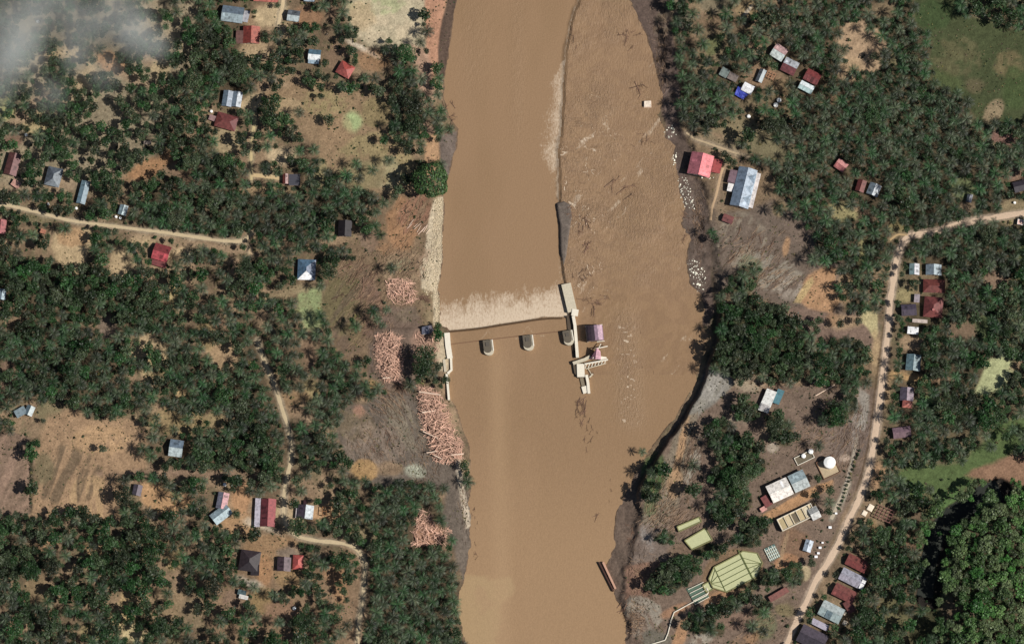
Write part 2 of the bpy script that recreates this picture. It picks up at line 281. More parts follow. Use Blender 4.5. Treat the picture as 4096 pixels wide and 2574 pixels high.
paint((3830,220,100,90), (98,94,62), .8, tex=.9, texs=36); paint((3780,330,90,40,30), (84,96,54), .6); paint((4040,260,60,60), (128,112,76), .7, tex=.6); paint((3900,340,40,30), (120,104,76), .5)
paint((3975,450,34,56,30), (150,130,98), .9, 6, 8, 0); paint((3740,60,70,60), (62,80,44), .8); paint((4060,350,50,90), (72,88,48), .8)
paint((4020,560,60,26,20), (136,100,88), .9, dens=.05); paint((4060,700,40,30), (150,116,96), .7, dens=.2)
paint((4060,850,70,60), (150,132,96), .8, dens=.15); paint((3850,750,50,50), (110,130,80), .6, dens=.1); paint((3870,830,30,24), TAN, .7, dens=.05)
paint((3690,1150,70,70), (140,116,86), .5, dens=.3); paint((3620,1180,40,26), (160,146,98), .8, dens=.05); paint((3650,1370,50,34), (170,140,106), .7, dens=.2)
paint((3630,1510,90,16,8), (184,146,94), .95, dens=0); paint((3780,1520,60,16), (164,130,98), .8, dens=.15); paint((3545,1560,16,50), (176,142,100), .9, dens=0)
paint((3850,1330,60,44), (140,114,90), .6, dens=.3); paint((3990,1120,50,40,30), (150,120,98), .7, dens=.15)
paint([(3900,1575),(3945,1440),(4020,1415),(4060,1470),(4010,1550),(3960,1585)], (172,176,124), 1, 8, 8, 0); occ_extra = [(3965,1510,40),(4005,1470,34),(3940,1550,26)]; paint((4080,1450,40,16,-35), (160,130,100), .9, dens=.05)
paint((3970,1600,56,24), (92,86,60), .9, dens=0); paint((3950,1310,50,60), GREEN, .7, dens=.3); paint((4090,1100,16,260), (92,112,60), .7, dens=.3)
paint((3710,1605,24,20), (138,162,96), 1, 5, 5, 0); paint((3840,1740,50,30,-30), (110,96,70), .8, dens=.15)
paint([(3560,1900),(3650,1850),(3800,1860),(3900,1800),(4010,1680),(4250,1620),(4250,1760),(4060,1800),(3960,1880),(3860,1960),(3780,2040),(3700,2060),(3600,1950)], (86,106,58), .95, 14, 16, .22)
paint([(3860,1900),(3950,1860),(4100,1800),(4250,1780),(4250,1980),(4100,1960),(3980,1930)], (142,108,82), 1, 12, 16, .12)
paint((3810,2010,50,60), (88,116,62), .9, dens=.04); paint((3800,2045,30,14), (130,106,80), .9, dens=0); paint((3680,2030,30,70,30), (124,98,78), .6, dens=.2)
paint((3520,1900,44,60,10), (174,136,98), .9, dens=.05); paint((3480,2120,20,50,20), (150,122,80), .8, dens=.1); paint((3460,2170,30,40), (160,128,90), .7, dens=.2)
paint((3570,2470,60,100,10), (104,100,66), .9, dens=.1); paint((3760,2360,40,120), (80,90,56), .6, dens=.35); paint((3800,2450,40,60), (116,96,76), .7, dens=.25)
paint((3700,2500,80,50,-50), (70,72,44), .8, dens=.15); paint((3640,2170,30,30), (120,92,70), .7, dens=.1)
# treatment works yard
paint([(2700,1680),(2850,1560),(2960,1540),(3120,1540),(3300,1530),(3440,1540),(3525,1560),(3500,1730),(3440,1940),(3370,2060),(3280,2280),(3170,2470),(3120,2720),(2480,2720),(2500,2450),(2440,2300),(2500,2200),(2560,1950),(2640,1830)], (122,102,86), 1, 12, 12, .04)
paint([(2830,1460),(2900,1490),(2940,1530),(2900,1580),(2820,1640),(2760,1700),(2740,1680),(2790,1560)], (142,136,124), 1, 8, 8, 0); paint((2850,1540,50,60,20), (164,158,148), .7, tex=1, ang=-60, stretch=5, texs=16)
paint([(2720,1680),(2800,1640),(2760,1760),(2740,1900),(2700,2060),(2640,2120),(2560,2160),(2560,2060),(2600,1980),(2660,1840)], (132,118,98), 1, 8, 12, 0)
paint((2722,1800,16,110,12), (184,142,98), .8, 6, 8); paint((2700,1930,30,60,10), (184,146,104), .7, 6, 8); paint((2770,1860,20,80,15), (172,164,146), .8, tex=.9, texs=14)
paint((2610,1905,46,90,14), (78,98,56), .95, 8, 12, .3); paint((2600,2030,30,30), (92,104,62), .7); paint((2680,2080,60,40,-40), (136,112,92), .7, tex=.8, ang=-35, stretch=8, texs=12)
paint((2960,1680,80,26,-30), (160,146,124), .6, tex=.8); paint((2960,1740,80,50), (126,104,88), .8); paint((3000,1540,60,34,10), (168,150,124), .8, dens=.05)
paint((3090,1790,24,20), (176,160,140), .8, 5, 6); paint((3060,1720,14,60,20), TAN, .5, 5, 5); paint((3400,1720,90,130), (116,100,90), .8, tex=.4)
paint([(3425,1540),(3480,1580),(3470,1660),(3455,1720),(3420,1710),(3455,1640)], (160,154,142), .7, 6, 8, 0); paint((3430,1680,18,120,10), (168,158,146), .6, tex=.9, ang=100, stretch=6, texs=14)
paint((3400,1880,9,150,12), (172,160,140), .8, 3, 4); paint((3380,1830,24,16), (190,166,144), .8, 3, 5); paint((3320,1760,90,90), (128,110,96), .5, tex=.9, ang=-50, stretch=7, texs=14)
paint((3100,1950,60,30), (104,92,76), .5); paint([(3040,2060),(3280,1930),(3330,1920),(3330,1950),(3090,2075)], (178,134,90), .95, 5, 6, 0)
paint((3320,1990,40,50), (130,108,88), .6); paint((3180,2180,60,70,15), (130,100,76), .9); paint((3150,2260,50,50), (168,122,84), .9, 6, 10, 0); paint((3135,2190,8,70,15), (180,150,112), .5, 3, 4)
paint([(3200,2440),(3260,2330),(3330,2200),(3400,2060),(3450,1940),(3475,1950),(3420,2060),(3340,2230),(3270,2340),(3215,2450)], (128,114,80), .8, 6, 8, 0)
paint((2930,2300,130,100,-28), (132,106,78), 1, 8, 8, 0); paint((2870,2390,60,26,-25), (170,128,90), .9, 6, 8, 0)
paint([(2530,2100),(2570,2090),(2660,2100),(2700,2150),(2690,2230),(2600,2260),(2540,2300),(2520,2220)], (126,110,98), .9, 6, 8, 0); paint((2590,2160,50,26,60), (160,152,144), .6, tex=.9, texs=14)
paint([(2490,2260),(2700,2240),(2640,2300),(2600,2380),(2620,2440),(2560,2480),(2500,2440),(2470,2350)], (136,102,82), .9, 6, 10, 0); paint((2720,2210,60,40), (130,106,84), .7, dens=.1)
paint([(2490,2420),(2520,2380),(2590,2385),(2640,2420),(2650,2480),(2600,2530),(2540,2540),(2500,2480)], (148,138,122), .95, 5, 8, 0); paint((2560,2490,60,50), (122,100,84), .8, tex=.8, ang=70, stretch=4, texs=12)
paint((2700,2440,60,20,-25), (168,124,90), .8, 5, 6); paint((2620,2560,60,40), (112,106,92), .9); paint((2720,2540,24,60,15), (176,132,92), .9, 6, 8)
paint([(2760,2470),(2900,2430),(2990,2400),(3060,2390),(3160,2400),(3190,2440),(3120,2560),(3060,2720),(2740,2720)], (122,102,86), 1, 8, 10, .05)
paint((3060,2500,50,60,20), (108,112,78), .8, 12, 10); paint((2950,2480,70,40), (136,108,90), .7); paint((2810,2550,60,20,-20), (176,168,150), .7, tex=.9); paint((3000,2550,60,24,-20), (164,124,84), .7, tex=.7)
paint((3140,2440,40,30,20), (128,116,78), .8, dens=0); paint((3220,2290,24,30), (190,170,128), .9, 5, 6, 0)
paint((3320,2300,240,90,-58), None, dens=.5)
paint([(2440,1960),(2560,1880),(2560,2100),(2540,2200),(2500,2260),(2500,2600),(2440,2600),(2400,2250)], (112,94,80), 1, 8, 8, 0, tex=0)
# forest density inside the works
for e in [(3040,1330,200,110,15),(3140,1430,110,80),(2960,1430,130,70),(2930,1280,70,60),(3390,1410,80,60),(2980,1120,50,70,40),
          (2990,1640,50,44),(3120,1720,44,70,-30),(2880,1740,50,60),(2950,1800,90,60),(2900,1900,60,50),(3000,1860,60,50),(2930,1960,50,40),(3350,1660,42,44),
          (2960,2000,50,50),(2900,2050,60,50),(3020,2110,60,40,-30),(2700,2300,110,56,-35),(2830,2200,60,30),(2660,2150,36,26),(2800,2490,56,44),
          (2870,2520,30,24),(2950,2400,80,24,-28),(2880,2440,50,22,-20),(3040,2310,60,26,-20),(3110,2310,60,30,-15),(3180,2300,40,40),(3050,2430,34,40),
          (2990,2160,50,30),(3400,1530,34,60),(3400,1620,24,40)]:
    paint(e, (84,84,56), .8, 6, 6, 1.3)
# roads flatten the ground and keep trees off
C_L = (190, 172, 140)
ROADS = {
 'left_lane': ([(-300,800),(30,820),(98,836),(180,856),(270,880),(355,892),(455,905),(555,917),(650,928),(740,942),(800,950),(880,962),(960,966),(985,955),(1012,930)], 12, C_L),
 'spur': ([(975,962),(995,985),(1004,1020)], 12, (188,164,132)),
 'north_lane': ([(1022,470),(1010,540),(1005,600),(1004,660),(1006,720)], 11, (190,172,130)),
 'yard_lane': ([(1006,700),(1040,702),(1090,708),(1128,716)], 14, (194,170,130)),
 'top_lane': ([(1134,-60),(1132,20),(1122,60),(1114,100)], 13, (196,176,142)),
 'lower_lane': ([(1030,1360),(1048,1420),(1072,1480),(1095,1530),(1112,1580),(1130,1640),(1150,1700),(1165,1770),(1162,1850),(1150,1900),(1140,1945),(1134,2000),(1134,2060),(1146,2100),(1170,2130),(1200,2148),(1270,2162),(1330,2166),(1385,2174),(1425,2190),(1450,2225),(1460,2260),(1455,2330),(1452,2400),(1440,2460),(1432,2520),(1428,2600),(1420,2800)], 14, C_L),
 'main_road': ([(4500,845),(4250,848),(4150,848),(4060,856),(4000,866),(3900,885),(3840,895),(3740,925),(3690,936),(3640,940),(3612,967),(3583,1048),(3570,1146),(3561,1197),(3555,1283),(3544,1394),(3527,1543),(3514,1650),(3502,1726),(3495,1777),(3476,1884),(3456,1943),(3431,2007),(3391,2087),(3357,2168),(3314,2245),(3260,2325),(3226,2405),(3184,2490),(3150,2568),(3100,2720),(3000,3000)], 23, (200,176,152)),
 'river_path': ([(2745,530),(2780,556),(2830,572),(2880,590),(2940,612),(2990,625)], 8, (178,158,128)),
 'house_path': ([(2896,660),(2880,710),(2872,750),(2862,790),(2848,830),(2842,880)], 9, (186,158,126)),
 'works_track': ([(3395,1930),(3375,1970),(3350,2020),(3325,2075)], 15, (176,164,144)),
 'plantation_path': ([(3560,960),(3590,935),(3640,942)], 8, (176,150,112)),
}
for k, (pts, wd, c) in ROADS.items():
    xs = [p[0] for p in pts]; ys = [p[1] for p in pts]
    s = box(min(xs)-60, max(xs)+60, min(ys)-60, max(ys)+60)
    d = seg_sd(UU[s], VV[s], pts, False)
    FLAT[s] = np.maximum(FLAT[s], sstep(wd*.5+14, wd*.5+4, d))
    DENS[s] = np.where(d < wd*.5+9, 0, DENS[s])
    blend(.75*sstep(wd*.5+12, wd*.5, d+8*WARP[s]), tuple(int(x*.86) for x in c), s)
# dark drainage line beside the main road
ditch = [(3535,1288),(3522,1400),(3500,1560),(3488,1660),(3476,1760),(3455,1860),(3425,1960)]
s = box(3380, 3600, 1200, 2000); d = seg_sd(UU[s], VV[s], ditch, False); blend(.8*sstep(6, 1, d), (96,76,54), s); DENS[s] = np.where(d < 22, DENS[s]*.3, DENS[s])
litter_shade = sstep(.8, .97, DENS)*.5; blend(litter_shade, (70, 60, 42))  # dark litter tone that also paints in shade under dense canopy
DENS[(UU > line_at(LEFT, VV)-14) & (UU < line_at(RIGHT, VV)+22)] = 0
DENS[(UU > line_at(LEFT, VV)) & (UU < line_at(CLIFF, VV)+np.interp(VV, [0, 600, 900, 1230, 1300, 1380, 1450, 2574], [26, 26, 8, 8, 20, 10, 22, 22]))] = 0
s = box(3600, 4096, 1900, 2450); DENS[s] = np.where(seg_sd(UU[s], VV[s], CREEK, False) < 48, .12, DENS[s])
# river bed, mud and creek colours; global mottling
HH = land_height(UU, VV); HF = land_height(UU, VV, False)
HF = HF+np.where(HF > 1.4, 2.4*(fbm(UU, VV, 600, 6, 2)-.5)*sstep(60, 400, np.maximum(line_at(LEFT, VV)-UU, UU-line_at(CLIFF, VV))), 0)
HH = HH*(1-FLAT)+HF*FLAT
inr = (UU > line_at(LEFT, VV)-4) & (UU < line_at(RIGHT, VV)+4)
CG[inr] = lin((112, 90, 70))
mb = seg_sd(UU, VV, MUDBAR); blend(sstep(16, 4, mb), (112, 100, 90))
cr = seg_sd(UU, VV, CREEK, False); blend(sstep(56, 44, cr+8*WARP), (44, 40, 36))  # creek hollow darkened, with the hill's shadow painted in
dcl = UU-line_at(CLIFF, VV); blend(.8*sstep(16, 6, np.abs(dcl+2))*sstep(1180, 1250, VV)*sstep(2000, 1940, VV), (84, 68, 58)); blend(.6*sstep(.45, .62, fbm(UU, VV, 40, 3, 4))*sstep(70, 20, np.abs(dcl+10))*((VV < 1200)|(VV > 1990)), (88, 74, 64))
mot = .78+.44*fbm(UU, VV, 16, 2, 4)
mot *= .9+.2*fbm(UU, VV, 150, 4, 3)
g_ = CG.mean(-1, keepdims=True); CG = g_+(CG-g_)*.84
CG *= .95*mot[..., None]

def ground_z(u, v):
    """ground level at a survey point (bilinear in the raster)"""
    j = np.clip(np.searchsorted(US, u)-1, 0, len(US)-2); i = np.clip(np.searchsorted(VS, v)-1, 0, len(VS)-2)
    fx = (u-US[j])/(US[j+1]-US[j]); fy = (v-VS[i])/(VS[i+1]-VS[i])
    return (HH[i, j]*(1-fx)+HH[i, j+1]*fx)*(1-fy)+(HH[i+1, j]*(1-fx)+HH[i+1, j+1]*fx)*fy

# ------------------------------------------------------------------ object helpers
def mesh_np(name, co, faces, mat=None, smooth=False, nper=4):
    me = bpy.data.meshes.new(name); co = np.asarray(co, np.float32); f = np.asarray(faces, np.int32)
    me.vertices.add(len(co)); me.vertices.foreach_set('co', co.ravel())
    me.loops.add(f.size); me.loops.foreach_set('vertex_index', f.ravel())
    me.polygons.add(len(f)); me.polygons.foreach_set('loop_start', np.arange(0, f.size, f.shape[1], dtype=np.int32))
    me.polygons.foreach_set('loop_total', np.full(len(f), f.shape[1], np.int32))
    if smooth: me.polygons.foreach_set('use_smooth', np.ones(len(f), bool))
    me.update(calc_edges=True)
    if mat: me.materials.append(mat)
    return me
def link(name, me, parent=None, loc=None, label=None, cat=None, group=None, kind=None):
    o = bpy.data.objects.new(name, me); COL.objects.link(o)
    if parent: o.parent = parent
    if loc is not None: o.location = loc
    if label: o['label'] = label
    if cat: o['category'] = cat
    if group: o['group'] = group
    if kind: o['kind'] = kind
    return o
def grid_faces(nr, nc):
    a = np.arange(nr*nc).reshape(nr, nc)
    return np.stack([a[:-1, :-1], a[1:, :-1], a[1:, 1:], a[:-1, 1:]], -1).reshape(-1, 4)
def set_col(me, arr, name='Col'):
    at = me.color_attributes.new(name, 'FLOAT_COLOR', 'POINT'); d = np.ones((len(me.vertices), 4), np.float32); d[:, :3] = arr
    at.data.foreach_set('color', d.ravel())
class MB:
    """collects simple solids into one mesh"""
    def __init__(s): s.v = []; s.f = []
    def add(s, v, f):
        n = len(s.v); s.v += [tuple(map(float, p)) for p in v]; s.f += [tuple(i+n for i in q) for q in f]
    def box(s, x0, x1, y0, y1, z0, z1):
        s.add([(x0,y0,z0),(x1,y0,z0),(x1,y1,z0),(x0,y1,z0),(x0,y0,z1),(x1,y0,z1),(x1,y1,z1),(x0,y1,z1)],
              [(0,3,2,1),(4,5,6,7),(0,1,5,4),(1,2,6,5),(2,3,7,6),(3,0,4,7)])
    def bar(s, p, q, r, r2=None, n=5):
        p = Vector(p); q = Vector(q); r2 = r if r2 is None else r2; d = (q-p).normalized()
        a = d.orthogonal().normalized(); b = d.cross(a)
        vs = []
        for c, rr in ((p, r), (q, r2)):
            for i in range(n):
                t = 2*math.pi*i/n; vs.append(c+(a*math.cos(t)+b*math.sin(t))*rr)
        s.add(vs, [(i, (i+1) % n, n+(i+1) % n, n+i) for i in range(n)]+[tuple(range(n-1, -1, -1)), tuple(range(n, 2*n))])
    def prism(s, poly, z0, z1):
        n = len(poly); a = sum(poly[i][0]*poly[(i+1) % n][1]-poly[(i+1) % n][0]*poly[i][1] for i in range(n))
        if a < 0: poly = poly[::-1]
        s.add([(x, y, z0) for x, y in poly]+[(x, y, z1) for x, y in poly],
              [tuple(range(n-1, -1, -1)), tuple(range(n, 2*n))]+[(i, (i+1) % n, n+(i+1) % n, n+i) for i in range(n)])
    def mesh(s, name, mat=None):
        me = bpy.data.meshes.new(name); me.from_pydata(s.v, [], s.f); me.update()
        if mat: me.materials.append(mat)
        return me
    def build(s, name, mat=None, parent=None, **k): return link(name, s.mesh(name, mat), parent, **k)

# ------------------------------------------------------------------ materials
def nm(name):
    m = bpy.data.materials.new(name); m.use_nodes = True; t = m.node_tree; b = t.nodes['Principled BSDF']; return m, t, b
def N(t, ty, **k):
    n = t.nodes.new(ty)
    for a, v in k.items():
        if a in n.inputs: n.inputs[a].default_value = v
        else: setattr(n, a, v)
    return n
def mixc(t, f, a, b, bt='MIX'):
    n = t.nodes.new('ShaderNodeMix'); n.data_type = 'RGBA'; n.blend_type = bt
    for s_, x in ((0, f), (6, a), (7, b)):
        if isinstance(x, (int, float)): n.inputs[s_].default_value = x
        elif isinstance(x, tuple): n.inputs[s_].default_value = (*x, 1) if len(x) == 3 else x
        else: t.links.new(x, n.inputs[s_])
    return n.outputs[2]
def ramp(t, x, a, b, lo=0.0, hi=1.0):
    n = t.nodes.new('ShaderNodeMapRange'); n.inputs[1].default_value = a; n.inputs[2].default_value = b
    n.inputs[3].default_value = lo; n.inputs[4].default_value = hi; t.links.new(x, n.inputs[0]); return n.outputs[0]
def noise(t, vec, scale, detail=3, rough=.6):
    n = N(t, 'ShaderNodeTexNoise', Scale=scale, Detail=detail, Roughness=rough); t.links.new(vec, n.inputs['Vector']); return n.outputs['Fac']
def scale_rgb(t, col, fac):
    v = t.nodes.new('ShaderNodeVectorMath'); v.operation = 'SCALE'; t.links.new(col, v.inputs[0]); t.links.new(fac, v.inputs['Scale']); return v.outputs[0]

def ground_mat():
    m, t, b = nm('soil_and_grass'); g = N(t, 'ShaderNodeNewGeometry').outputs['Position']
    a = N(t, 'ShaderNodeVertexColor', layer_name='Col').outputs['Color']
    n1 = noise(t, g, .9, 5, .7); n2 = noise(t, g, .28, 4, .65)
    c = scale_rgb(t, a, ramp(t, n1, .25, .75, .62, 1.38)); c = scale_rgb(t, c, ramp(t, n2, .3, .7, .82, 1.16))
    c = mixc(t, ramp(t, noise(t, g, .55, 5, .7), .56, .68, 0, .5), c, lin((84, 88, 58)), 'MIX') if False else c
    t.links.new(c, b.inputs['Base Color']); b.inputs['Roughness'].default_value = .95; b.inputs['Specular IOR Level'].default_value = .15
    bp = N(t, 'ShaderNodeBump', Strength=.9, Distance=.5); t.links.new(noise(t, g, .7, 6, .7), bp.inputs['Height']); t.links.new(bp.outputs[0], b.inputs['Normal'])
    return m
def water_mat():
    m, t, b = nm('muddy_water'); g = N(t, 'ShaderNodeNewGeometry').outputs['Position']
    a = N(t, 'ShaderNodeVertexColor', layer_name='Col').outputs['Color']
    fa = N(t, 'ShaderNodeVertexColor', layer_name='FoamAndGlint').outputs['Color']
    sep = N(t, 'ShaderNodeSeparateColor'); t.links.new(fa, sep.inputs[0])
    fine = noise(t, g, 1.1, 4, .9); c = scale_rgb(t, a, ramp(t, fine, .25, .75, .84, 1.16))
    mp = N(t, 'ShaderNodeMapping'); mp.inputs['Scale'].default_value = (1.0, .42, 1); t.links.new(g, mp.inputs[0])
    fn = noise(t, mp.outputs[0], 1.1, 7, .8); 
    s_ = N(t, 'ShaderNodeMath', operation='ADD'); t.links.new(sep.outputs[0], s_.inputs[0]); t.links.new(ramp(t, fn, .2, .8, -.55, .55), s_.inputs[1])
    ff = ramp(t, s_.outputs[0], .42, .95, 0, .82)
    c = mixc(t, ff, c, lin((214, 196, 172)))
    t.links.new(c, b.inputs['Base Color'])
    t.links.new(ramp(t, ff, 0, 1, .42, .8), b.inputs['Roughness']); b.inputs['Specular IOR Level'].default_value = .3
    bp = N(t, 'ShaderNodeBump', Strength=.35, Distance=.25); t.links.new(noise(t, g, 1.2, 5, .7), bp.inputs['Height'])
    mp2 = N(t, 'ShaderNodeMapping'); mp2.inputs['Rotation'].default_value = (0, 0, .75); mp2.inputs['Scale'].default_value = (1.0, .45, 1); t.links.new(g, mp2.inputs[0])
    w2 = noise(t, mp2.outputs[0], 1.0, 5, .7); mu = N(t, 'ShaderNodeMath', operation='MULTIPLY'); t.links.new(w2, mu.inputs[0]); t.links.new(sep.outputs[1], mu.inputs[1])
    bp2 = N(t, 'ShaderNodeBump', Strength=1.0, Distance=.85); t.links.new(mu.outputs[0], bp2.inputs['Height']); t.links.new(bp.outputs[0], bp2.inputs['Normal']); t.links.new(bp2.outputs[0], b.inputs['Normal'])
    return m
def leaf_mat(name, dark, light, hue=.5):
    m, t, b = nm(name); oi = N(t, 'ShaderNodeObjectInfo'); at = N(t, 'ShaderNodeAttribute', attribute_name='tint')
    c = mixc(t, at.outputs['Fac'], lin(dark), lin(light))
    c = scale_rgb(t, c, ramp(t, oi.outputs['Random'], 0, 1, .5, 1.4))
    h = N(t, 'ShaderNodeHueSaturation'); t.links.new(c, h.inputs['Color'])
    ma = N(t, 'ShaderNodeMath', operation='FRACT'); mu = N(t, 'ShaderNodeMath', operation='MULTIPLY'); mu.inputs[1].default_value = 7.31
    t.links.new(oi.outputs['Random'], mu.inputs[0]); t.links.new(mu.outputs[0], ma.inputs[0])
    t.links.new(ramp(t, ma.outputs[0], 0, 1, .455, .53), h.inputs['Hue']); t.links.new(ramp(t, ma.outputs[0], 0, 1, .75, 1.15), h.inputs['Saturation'])
    t.links.new(h.outputs[0], b.inputs['Base Color']); b.inputs['Roughness'].default_value = .5; b.inputs['Specular IOR Level'].default_value = .3
    return m
def plain(name, col, rough=.8, var=.25, sc_=1.2, spec=.3, metal=0, stripe=None, rnd=0, dirt=None):
    """solid with grain; stripe=(axis, period) adds corrugation relief along the object's own axis"""
    m, t, b = nm(name); tc = N(t, 'ShaderNodeTexCoord').outputs['Object']
    n = noise(t, tc, sc_, 5, .7)
    rgb = N(t, 'ShaderNodeRGB'); rgb.outputs[0].default_value = (*lin(col), 1)
    c = scale_rgb(t, rgb.outputs[0], ramp(t, n, .25, .75, 1-var, 1+var))
    if rnd:
        c = scale_rgb(t, c, ramp(t, N(t, 'ShaderNodeObjectInfo').outputs['Random'], 0, 1, 1-rnd, 1+rnd))
    if dirt: c = mixc(t, ramp(t, noise(t, tc, .5, 5, .75), .44, .64, 0, .75), c, lin(dirt))
    if stripe:
        wv = N(t, 'ShaderNodeTexWave', Scale=1/stripe[1]/2, Distortion=.3); wv.bands_direction = stripe[0]; t.links.new(tc, wv.inputs['Vector'])
        bp = N(t, 'ShaderNodeBump', Strength=.5, Distance=.06); t.links.new(wv.outputs['Fac'], bp.inputs['Height']); t.links.new(bp.outputs[0], b.inputs['Normal'])
        c = scale_rgb(t, c, ramp(t, wv.outputs['Fac'], 0, 1, .88, 1.08))
    t.links.new(c, b.inputs['Base Color']); b.inputs['Roughness'].default_value = rough
    b.inputs['Specular IOR Level'].default_value = spec; b.inputs['Metallic'].default_value = metal
    return m
_pm = {}
def roofm(col):
    if col not in _pm: _pm[col] = plain('roof_sheet_%d_%d_%d' % col, col, .55, .16, .9, .4, 0, ('X', .75), 0, tuple(int(x*.62) for x in col))
    return _pm[col]
def solid(col, rough=.85, var=.18, rnd=0):
    k = ('s', col, rough, rnd)
    if k not in _pm: _pm[k] = plain('surface_%d_%d_%d' % col, col, rough, var, 1.1, .25, 0, None, rnd)
    return _pm[k]
M_GROUND = ground_mat(); M_WATER = water_mat()
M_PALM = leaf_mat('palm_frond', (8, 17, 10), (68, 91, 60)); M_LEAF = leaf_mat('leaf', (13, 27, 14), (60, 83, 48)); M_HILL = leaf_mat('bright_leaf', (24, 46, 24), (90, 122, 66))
M_DRY = leaf_mat('dry_leaf', (70, 62, 40), (140, 130, 92))
M_BARK = solid((92, 80, 68), .95); M_LOG = plain('stripped_wood', (222, 180, 157), .75, .22, .8, .25, rnd=.5); M_TWIG = plain('bare_branch', (126, 100, 84), .9, .2, .9, .2, rnd=.4)
M_PALELOG = plain('bleached_wood', (226, 200, 178), .75, .12, .8, rnd=.15)
M_CONC = solid((196, 186, 164), .85, .22); M_CONCW = solid((226, 218, 200), .8, .12); M_WALL = solid((190, 180, 166), .85, .15); M_WIN = solid((40, 44, 48), .2, .1); M_DOOR = solid((96, 70, 52), .7, .15)
M_ROCK = plain('pale_rock', (236, 232, 212), .7, .3, 1.2, .3, rnd=.35)

# ------------------------------------------------------------------ ground and water sheets
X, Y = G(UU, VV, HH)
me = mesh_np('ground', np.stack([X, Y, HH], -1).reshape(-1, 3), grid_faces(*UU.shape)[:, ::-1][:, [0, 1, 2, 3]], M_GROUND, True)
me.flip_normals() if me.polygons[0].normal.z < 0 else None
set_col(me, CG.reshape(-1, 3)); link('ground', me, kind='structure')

wu = np.concatenate([[1500], np.arange(1730, 2891, 4.0), [3000]]); wv = np.concatenate([[-9000,-3000,-800,-300], np.arange(-100, 2681, 4.0), [2900,3500,5000,11000]])
WU, WV = np.meshgrid(wu, wv); Z = water_level(WU, WV)
sp = line_at(SPLIT, WV); ri = line_at(RIGHT, WV); rt = (WU > sp+6) & (WV < 1500)
# ripples: streamwise chop in the right channel, chevrons at the left
rx = (WU-2500)*math.cos(.5)+WV*math.sin(.5)
amp = .03+.2*sstep(.45, .75, fbm(WU, WV, 160, 3, 2))*rt+.07*np.exp(-((WU-2520)/60)**2)*sstep(1250, 1350, WV)*sstep(1750, 1600, WV)
amp = amp+.10*np.exp(-((WU-1900+.03*WV)/90)**2)*sstep(420, 200, WV)+.08*np.exp(-((WU-2070)/40)**2)*sstep(600, 400, WV)
Z = Z+amp*.7*(fbm(WU*.8+WV*.9, WV*.5-WU*.7, 14, 1, 3)-.5)*2
wc = np.zeros(WU.shape+(3,)); wc[:] = lin((151, 122, 92))
def wb(m, c): wc[:] = wc*(1-m[..., None])+np.array(lin(c))*m[..., None]
wb(.7*sstep(.4, .6, fbm(WU, WV*.35, 200, 2, 3)), (145, 117, 87))
wb(.8*sstep(.35, .65, fbm(WU, WV*.25, 110, 4, 3))*sstep(1300, 1450, WV)*sstep(2180, 2020, WU)*sstep(1960, 2040, WU), (143, 114, 85))
wb(.8*sstep(1700, 2300, WV), (161, 131, 98))
pl = seg_sd(WU, WV, [(1860,2300),(1960,2310),(2030,2305),(2048,2345),(2020,2400),(2005,2500),(1990,2800),(1850,2800),(1800,2400)]); wb(.75*sstep(14, -14, pl+26*(fbm(WU, WV, 60, 5, 3)-.5)*2), (171, 145, 108))
pl = seg_sd(WU, WV, [(1910,2340),(1960,2390),(1985,2420),(1930,2450),(1900,2380)]); wb(.5*sstep(14, -14, pl+20*(fbm(WU, WV, 40, 6, 3)-.5)*2), (164, 134, 102))
wb(.45*np.exp(-((WU-(1960+.02*WV))/40)**2)*sstep(1300,1500,WV), (172, 142, 108))
wb(.35*rt*sstep(.4, .6, fbm(WU, WV, 30, 3, 4)), (132, 105, 80))
foam_and_glint = np.zeros(WU.shape)
dn = crest_at(WU)-WV; inl = (WU < sp+2) & (WU > 1750)
foam_and_glint = np.maximum(foam_and_glint, inl*sstep(-1, 5, dn)*np.interp(dn+34*(fbm(WU, WV, 34, 2, 4)-.5)*2+60*(fbm(WU*1.0, WV*.3, 12, 3, 2)-.5), [0, 60, 120, 170], [.95, .85, .5, 0]))
ds = sp-WU
wfo = np.interp(WV, [235, 300, 400, 520, 620, 700, 780, 820], [10, 90, 80, 130, 100, 50, 40, 0])
foam_and_glint = np.maximum(foam_and_glint, (ds > 1)*sstep(1.15, .0, (ds+34*(fbm(WU*.8+WV*.4, WV*.5, 22, 5, 4)-.5)*2)/(wfo+1))*.74*(WV > 240)*(WV < 820))
foam_and_glint = np.maximum(foam_and_glint, (ds > 0)*sstep(14, 3, ds)*.6*(WV < 255))
foam_and_glint = np.maximum(foam_and_glint, (ds > 0)*sstep(40, 8, ds)*.42*sstep(960, 1060, WV)*(WV < 1280))
foam_and_glint = np.maximum(foam_and_glint, .6*rt*sstep(.56, .72, fbm(WU*.9+WV*.8, WU*.3-WV*.3, 34, 6, 5))*sstep(.42, .6, fbm(WU, WV, 200, 2, 2))*sstep(30, 60, WU-sp))
foam_and_glint = np.maximum(foam_and_glint, .5*sstep(7, 2, np.abs(WV-(1375-(WU-1800)*.112)-8))*(WU > 2060)*(WU < 2260)*sstep(.5,.6,vnoise(WU,WV,30,2)))
sw = np.abs(fbm(WU+40*(fbm(WU, WV, 60, 3, 2)-.5), WV*1.1+60*(fbm(WU, WV, 70, 5, 2)-.5), 46, 4, 3)-.5)
near_split = sstep(300, 40, WU-sp)*sstep(330, 480, WV)*sstep(1300, 1150, WV)+.5*sstep(150, 400, WV)*sstep(1300, 1000, WV)
foam_and_glint = np.maximum(foam_and_glint, .72*rt*near_split*sstep(.028, .006, sw)*sstep(.38, .6, fbm(WU, WV, 90, 2, 3)))
wb(.4*rt*near_split*sstep(.03, .05, sw)*sstep(.075, .055, sw), (112, 90, 68))
